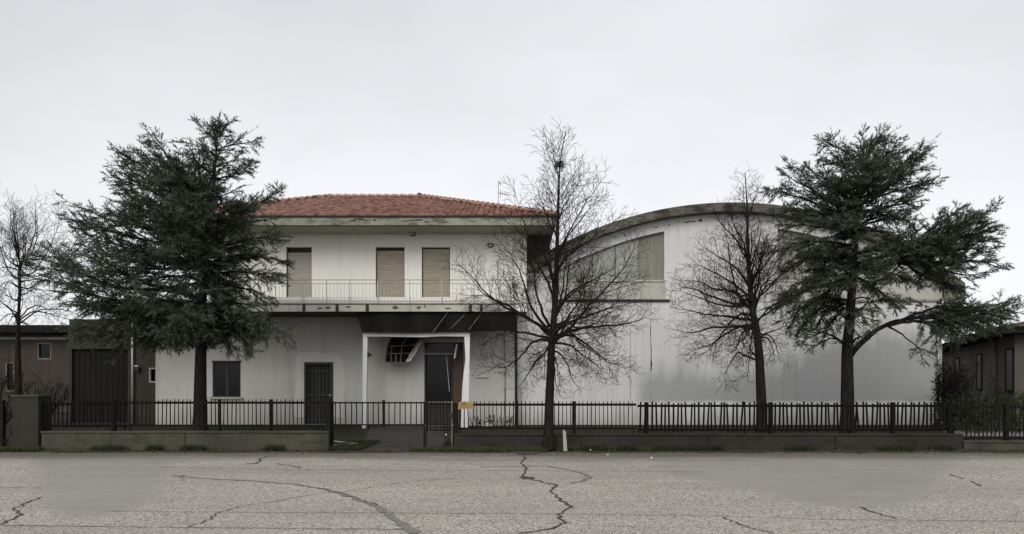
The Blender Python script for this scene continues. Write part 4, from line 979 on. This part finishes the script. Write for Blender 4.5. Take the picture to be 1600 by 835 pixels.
CL = [
 [(341,215),(352,198),(362,190)],[(340,225),(325,208),(308,190)],[(338,235),(368,226),(404,220)],[(337,245),(318,232),(284,221)],[(336,262),(365,250),(392,250)],[(335,272),(310,258),(282,238)],[(334,280),(362,275),(388,262)],
 [(333,300),(305,292),(275,280)],[(331,310),(358,302),(383,290)],[(330,320),(365,318),(392,322)],[(328,345),(280,300),(225,262),(182,236),{'bare':.25,'r':.06}],[(327,350),(270,315),(215,290),(177,283),{'bare':.3}],[(328,338),(290,290),(262,258),(235,240),{'bare':.3}],[(328,348),(285,322),(240,300),(200,262),{'bare':.3}],[(327,355),(262,330),(212,312),(190,302),{'bare':.2}],
 [(326,350),(360,338),(398,322),(432,300),{'bare':.2}],[(325,372),(365,352),(410,345),(428,350)],[(324,368),(275,345),(225,338),(165,338)],[(323,385),(270,370),(210,352),(160,360)],
 [(320,408),(265,385),(190,366),(115,345),{'bare':.2,'r':.07}],[(319,412),(260,400),(190,385),(135,372)],[(319,420),(270,410),(210,405),(165,400)],[(319,420),(260,420),(200,418),(160,412)],[(320,400),(280,380),(250,350)],
 [(320,395),(365,380),(410,372),(440,378)],[(319,415),(360,400),(410,402),(448,410),{'hang':.4}],[(318,430),(365,425),(410,430),(440,440),{'hang':.5}],[(317,450),(355,448),(395,455),(425,470),{'hang':.6}],
 [(316,470),(270,455),(190,450),(120,425),(62,400),{'bare':.35,'r':.075,'x':1}],[(316,475),(260,470),(180,470),(100,440),(80,430),{'hang':.4,'x':1}],[(316,480),(250,475),(170,480),(110,470),{'hang':.6,'x':1}],[(315,490),(260,490),(190,500),(110,515),{'hang':.7}],[(315,495),(255,500),(200,515),(165,535),{'hang':.8}],
 [(315,500),(270,505),(235,520),(215,540),{'hang':.9}],[(315,545),(290,525),(262,520),(240,530),{'hang':1,'r':.07,'bare':.2}],[(315,500),(350,490),(405,505),(455,524),{'hang':.7,'bare':.15}],[(316,490),(350,485),(380,500),(392,530),{'hang':1}],[(316,480),(350,470),(390,478),(425,498),{'hang':.8}],
 [(315,505),(345,505),(370,520),(388,548),{'hang':1}],[(315,508),(335,510),(350,525),(360,545),{'hang':1}],[(318,440),(280,432),(230,440),(190,455),{'hang':.5}],[(318,445),(290,445),(260,460),(240,480),{'hang':.6}],[(317,460),(345,458),(365,470),(380,490),{'hang':.8}],[(320,400),(345,390),(370,395)],[(325,372),(300,352),(272,345)],[(322,390),(300,388),(268,392)],[(316,485),(295,485),(270,500),(262,525),{'hang':1}],[(319,425),(300,425),(275,440)]]
cedar('broad dark cedar covering the left end of the white house', 312, 20.2, [(313,600),(314,545),(315,500),(318,440),(322,390),(328,340),(334,280),(339,225),(342,184)], .19, CL, 31, 0, 0)
CR = [
 [(1352,250),(1372,222),(1386,212),(1399,203)],[(1350,255),(1345,225),(1350,207)],[(1350,262),(1325,240),(1300,227),(1287,221)],[(1348,270),(1385,246),(1410,225)],[(1347,280),(1318,262),(1285,252)],[(1345,300),(1395,270),(1425,252),(1450,240),{'bare':.2}],[(1344,310),(1390,285),(1430,268),(1446,262)],
 [(1343,320),(1395,300),(1435,290),(1458,286),{'bare':.2}],[(1342,325),(1310,300),(1280,275),(1247,254),{'bare':.2}],[(1340,340),(1300,315),(1255,290),(1222,270)],[(1339,350),(1290,325),(1240,305),(1201,296),{'bare':.15}],[(1338,355),(1290,340),(1245,330),(1212,325)],[(1340,345),(1385,325),(1420,318),(1436,327)],[(1339,355),(1380,345),(1415,345),(1425,360)],
 [(1338,360),(1375,362),(1405,380),(1420,400)],[(1337,370),(1300,358),(1255,352),(1225,355),{'hang':.3}],[(1336,385),(1290,378),(1245,380),(1220,395),{'hang':.4}],[(1335,400),(1295,398),(1250,410),(1225,425),{'hang':.5}],
 [(1334,415),(1385,400),(1440,385),(1500,350),(1532,336),{'bare':.45,'r':.07,'x':1}],[(1334,420),(1400,410),(1470,385),(1522,366),(1552,355),{'bare':.45,'r':.07,'x':1}],[(1400,410),(1450,400),(1505,386),(1550,374),{'bare':.2,'x':1}],[(1400,412),(1455,412),(1515,406),(1558,418),{'bare':.25,'x':1}],[(1420,405),(1465,420),(1510,430),(1540,425),{'hang':.2,'x':1}],[(1400,410),(1440,370),(1475,345),(1482,330),{'bare':.3,'x':1}],[(1410,408),(1440,430),(1480,445),(1508,455),{'hang':.5,'x':1}],[(1410,405),(1450,385),(1490,362),(1512,340),{'x':1}],[(1400,412),(1440,400),(1475,395),(1500,400),{'hang':.3,'x':1}],[(1430,400),(1475,375),(1520,350),(1545,345),{'bare':.1,'x':1}],[(1440,400),(1490,392),(1520,390),(1546,395),{'bare':.1,'x':1}],
 [(1333,425),(1365,420),(1400,430),(1430,440),{'hang':.5}],[(1332,440),(1300,430),(1255,440),(1228,460),{'hang':.6}],[(1330,455),(1290,445),(1245,460),(1215,485),{'hang':.6}],[(1329,470),(1290,465),(1255,480),(1232,510),{'hang':.9,'bare':.3}],[(1328,505),(1300,480),(1270,490),(1245,520),{'hang':.9,'bare':.4,'r':.06}],[(1326,545),(1300,525),(1275,520),(1245,530),{'hang':.9,'bare':.5,'r':.045}],
 [(1333,430),(1360,445),(1385,465),(1400,478),{'hang':.7}],[(1330,500),(1350,478),(1380,468),(1410,470),{'hang':.4,'bare':.5}],
 [(1330,555),(1352,530),(1385,508),(1430,497),(1500,495),(1552,490),(1580,488),{'bare':.5,'r':.085,'x':0}],[(1385,509),(1430,502),(1480,505),(1530,512),{'hang':.8,'bare':.3,'x':0}],[(1400,505),(1440,488),(1485,478),(1530,492),{'hang':.4,'bare':.2,'x':0}],[(1420,500),(1455,508),(1480,520),(1492,545),{'hang':1,'bare':.2,'x':0}],[(1440,498),(1480,495),(1530,498),(1568,508),{'hang':.5,'bare':.1,'x':0}],[(1420,498),(1470,490),(1520,485),(1560,494),{'hang':.5,'bare':.2,'x':0}],[(1385,509),(1405,520),(1430,540),(1450,550),{'hang':.5,'bare':.75,'x':0}],
 [(1335,400),(1360,390),(1385,395)],[(1337,375),(1315,365),(1290,372),{'hang':.4}],[(1333,430),(1305,420),(1280,432),{'hang':.6}],[(1340,345),(1360,330),(1378,335)],[(1345,300),(1325,285),(1300,285)],[(1342,325),(1320,312),(1295,318)],[(1333,425),(1310,405),(1270,402),(1240,412),{'hang':.5}]]
cedar('broad dark cedar with a long right limb in front of the hall', 1324, 20.4, [(1324,600),(1324,545),(1328,500),(1331,450),(1335,400),(1340,345),(1347,285),(1352,245),(1357,228)], .20, CR, 32, 0, 0)

# nest in the tallest bare tree
ny = 17.35; random.seed(9)
ne = MB(); nc = Vector((X(874,ny),ny,Z(258,ny)))
for i in range(120):
    a_ = random.uniform(0,6.28); r_ = random.uniform(.02,.11); h_ = random.uniform(-.05,.07)
    p = nc+Vector((math.cos(a_)*r_, math.sin(a_)*r_, h_)); d = Vector((-math.sin(a_), math.cos(a_), random.uniform(-.4,.4)))+rv(.4)
    ne.tube([p-d*.09, p+rv(.01), p+d*.09], [.003,.004,.002], 3, False)
tag(ne.build('bird_nest', M['twig'], None, loc=tuple(nc)), 'dark stick nest high in the tallest bare tree', 'nest')

# shrubs, hedge and weeds
def shrub(name, label, cat, px, Y, h, w, n, leaf=None, grp=None, leafn=0):
    t_ = thing(name, label, cat, (X(px,Y), Y, 0), grp); tw = MB(); fo = Fol()
    for i in range(n):
        a_ = random.uniform(0,6.28); d = Vector((math.cos(a_)*w, math.sin(a_)*w*.6, h*.8))
        s = shoot(Vector((X(px,Y)+random.uniform(-.1,.1),Y+random.uniform(-.1,.1),-.02)), d, h*random.uniform(.6,1.05), 6, .05, .12)
        MB().tube(s, [.022*(1-.8*j/6)+.003 for j in range(7)], 5, False).build('stem', M['bark'], t_)
        for k in range(int(h*7)):
            p, e = along(s, random.uniform(.25,.98)); s2 = shoot(p, e*.7+rv(.55), random.uniform(.2,.6)*h*.4, 4, .05, .13); tw.tube(s2, [.007,.006,.005,.004,.002], 3, False)
            for m_ in range(4):
                q, g_ = along(s2, random.uniform(.2,.98)); tw.tube(shoot(q, g_*.8+rv(.5), random.uniform(.1,.3), 2, .04, .1), [.004,.0035,.002], 3, False)
                if leaf and random.random() < leafn: fo.add(q, g_+rv(.5), .15, random.random())
    stuff(tw.build('twigs', M['twig'], t_))
    if leaf and fo.st: stuff(fo.build('leaves', M[leaf], t_, 8, (.04,.09), .04, .9, .5))
    return t_
random.seed(41)
shrub('bare_shrub', 'bare bush with crooked stems in front of the brown bungalow', 'shrub', 1532, 27, 2.2, 1.9, 12, None, 'bare bushes at the right end')
shrub('bare_shrub', 'taller thin bare bush between the hall and the brown bungalow', 'shrub', 1502, 30, 2.6, .9, 12, None, 'bare bushes at the right end')
shrub('bare_shrub', 'bare bush left of the concrete pillar under the crooked tree', 'shrub', 2, 27, 2.6, 1.4, 12, None, 'bare bushes at the left end')
shrub('bare_shrub', 'low bare bush to the right of the crooked tree trunk', 'shrub', 70, 30, 2.4, 1.5, 10, None, 'bare bushes at the left end')
def leafy(name, label, cat, x0, x1, y0, y1, z0, z1, n, m, per=7, blade=(.05,.11), width=.045):
    t_ = thing(name, label, cat, ((x0+x1)/2,(y0+y1)/2,0)); fo = Fol(); st = MB()
    for i in range(n):
        u, v, w_ = random.random(), random.random(), random.random()
        if random.random() < .7: v = random.choice((0,1,random.random()))*.9+random.uniform(0,.1)
        top = z1*(.86+.10*math.sin(u*17+v*5)+.06*math.sin(u*41)); z = z0+(top-z0)*w_**.75
        p = Vector((x0+(x1-x0)*u, y0+(y1-y0)*v, z)); fo.add(p, rv(1)+Vector((0,-.3,.5)), .18, min(1,max(0,random.gauss(.4,.22))))
    for i in range(int((x1-x0)/.25)+2):
        x = random.uniform(x0,x1); y = random.uniform(y0+.15,y1-.1); st.tube(shoot(Vector((x,y,-.02)),Vector((random.gauss(0,.2),0,1)),z1*.8,4,.05,.1),[.02,.017,.014,.01,.006],5,False)
    st.build('stems', M['bark'], t_); t_.children[-1]['kind'] = 'stuff'
    stuff(fo.build('leaves', M[m], t_, per, blade, width, .9, .5)); return t_
leafy('hedge', 'low dark green hedge behind the far right bars', 'hedge', X(1508,22.8), 28, 23.2, 24.2, 0, 1.25, 2600, 'hedge')
leafy('tall_shrub', 'dark brown columnar shrub at the right corner of the hall', 'shrub', X(1468,25.5), X(1500,25.5), 25.2, 25.9, 0, 2.35, 520, 'ivy', 7, (.05,.12), .05)
random.seed(43)
for px, y, label in ((771,27.0,'low weed under the white plate at the house wall'),(793,27.1,'spindly weed by the downpipe at the house corner'),(748,26.9,'small weed tuft near the right porch post')):
    t_ = thing('weed', label, 'weed', (X(px,y),y,0), 'weeds along the house foot'); fo = Fol(); st = MB()
    for i in range(9):
        s = shoot(Vector((X(px,y)+random.uniform(-.15,.15),y,0)), Vector((random.gauss(0,.5),random.gauss(0,.3),1)), random.uniform(.2,.5), 4, 0, .12); st.tube(s,[.006,.005,.004,.003,.002],3,False)
        for k in range(5): p, e = along(s, random.uniform(.3,1)); fo.add(p, e+rv(.6), .08, random.random()*.6)
    st.build('stems', M['twig'], t_); t_.children[-1]['kind'] = 'stuff'; stuff(fo.build('leaves', M['hedge'], t_, 6, (.03,.07), .025, .9, .4))
# dead leaf bundle in the second bare tree
# grass
def grass(name, label, spots, n, h, m='grass'):
    fo = Fol(); holder = thing(name, label, 'grass', (0,0,0)) if 0 else None
    for i in range(n):
        x0, x1, y0, y1 = random.choice(spots); x, y = random.uniform(x0,x1), random.uniform(y0,y1)
        fo.add((x,y,-.01), (random.gauss(0,.4),random.gauss(0,.4),1), h*.5, random.random())
    e = bpy.data.objects.new('tmp', None); o = fo.build(name, M[m], e, 5, (h*.4,h), .012, .4, 1.0); o.parent = None; bpy.data.objects.remove(e)
    o['kind'] = 'stuff'; o['label'] = label; o['category'] = 'grass'; return o
random.seed(44)
grass('verge_grass', 'bright short grass at the foot of the right low wall', [(X(716,17.3),X(852,17.3),17.05,17.58)]*6+[(X(860,17.3),X(1030,17.3),17.35,17.58)]*2+[(X(-20,17.3),X(60,17.3),17.1,17.56)]*3+[(X(640,17.3),X(712,17.3),17.1,17.5)]*2, 3600, .10)
grass('yard_grass', 'patchy dark grass in the yard behind the fence', [(X(516,17.6),X(568,17.6),17.3,19.8)]*3+[(X(690,17.8),X(708,17.8),17.5,20)]+[(-20,-4.6,18.5,27)]*4+[(-1.2,30,18.5,27)]*5, 9000, .10, 'weed')
# leaf litter against walls
fo = Fol()
for i in range(900):
    x = random.uniform(-12,20); fo.add((x, random.choice((17.5,16.95))-abs(random.gauss(0,.18)), .012), (random.gauss(0,1),random.gauss(0,1),.15), .04, random.random())
e = bpy.data.objects.new('tmp', None); o = fo.build('leaf_litter', M['deadleaf'], e, 3, (.025,.05), .03, .6, .6); o.parent = None; bpy.data.objects.remove(e)
o['kind'] = 'stuff'; o['label'] = 'dead leaves blown along the kerb'; o['category'] = 'leaves'
# stake, stick and litter
stk = MB(); y = 17.25; stk.prism([(X(880.5,y),.0),(X(883.5,y),0),(X(886.5,y),0),(X(884,y),Z(674,y)),(X(879.5,y),Z(671.5,y))],y,y+.03)
tag(stk.build('wooden_stake', M['grey_wood'], None, loc=(X(883,y),y,0)), 'pale weathered stake leaning by the tallest tree', 'stake')
st_ = MB(); a_, c_ = G(522,686), G(551,670)
st_.tube([(a_[0],17.9,.03),(-3.9,18.6,.06),(c_[0]*.86,19.6,.05)],[.02,.018,.012],5)
tag(st_.build('fallen_stick', M['grey_wood'], None, loc=(a_[0],17.9,0)), 'pale fallen stick on the grass left of the driveway', 'stick')
def litter(px, py, s, label):
    x, y = G(px,py); b = MB(); n = 7
    ring = [(x+math.cos(i/n*6.28)*s*random.uniform(.6,1.2), y+math.sin(i/n*6.28)*s*random.uniform(.6,1.2), .015+random.uniform(0,s*.4)) for i in range(n)]
    top = (x,y,s*.8+.02)
    for i in range(n): b.poly([ring[i], ring[(i+1)%n], top])
    b.poly(list(reversed(ring)))
    tag(b.build('litter', M['paper'], None, loc=(x,y,0)), label, 'litter', 'scraps of litter along the kerb')
random.seed(50)
for a in ((845,702,.05,'pale crumpled scrap at the foot of the tallest tree'),(541,693,.035,'white scrap on the grass left of the driveway'),(563,696.5,.03,'small white scrap lower on the driveway edge'),(555,702.5,.04,'white scrap on the asphalt edge before the gate'),(697,681,.05,'flat pale scrap inside the narrow gate leaf'),(922.5,705,.03,'tiny pale pebble of litter right of the stake'),(1018,717.5,.04,'pale scrap on the asphalt near the smooth patch'),(950,712.5,.03,'tiny pale scrap on the asphalt below the slim bars')): litter(*a)
cr_ = thing('plastic_crate', 'small white crate against the wall under the white plate', 'crate', (X(762,27),27.0,0))
for nm, bx_ in (('base',(-.17,.17,0,.25,.02,.05)),('front_panel',(-.17,.17,0,.015,.16,.2)),('back_panel',(-.17,.17,.235,.25,.05,.2)),('side_panel',(-.17,-.155,.016,.234,.05,.2)),('side_panel',(.155,.17,.016,.234,.05,.2))):
    MB().box(X(762,27)+bx_[0],X(762,27)+bx_[1],26.9+bx_[2],26.9+bx_[3],bx_[4],bx_[5]).build(nm, M['white_paint'] if nm != 'front_panel' else M['gutter'], cr_)
# kerb weeds growing in the joint between wall and road
random.seed(60)
for i, (px, y) in enumerate(((1045,17.4),(1090,17.35),(930,17.4),(300,17.4),(170,17.35),(1250,17.4),(1405,17.35))): pass
grass('kerb_weeds', 'ragged weeds in the joint below the low walls', [(X(p,17.4)-w,X(p,17.4)+w,17.3,17.57) for p, w in ((1045,.35),(1090,.25),(1120,.12),(930,.3),(300,.25),(170,.4),(430,.2),(1250,.3),(1405,.5),(1475,.25),(240,.15),(980,.2))], 1500, .15, 'weed')
random.seed(71)
shrub('bare_shrub', 'dark bare bush tangled with the brown columnar shrub at the hall corner', 'shrub', 1486, 25.3, 2.4, .7, 9, None, 'bare bushes at the right end')
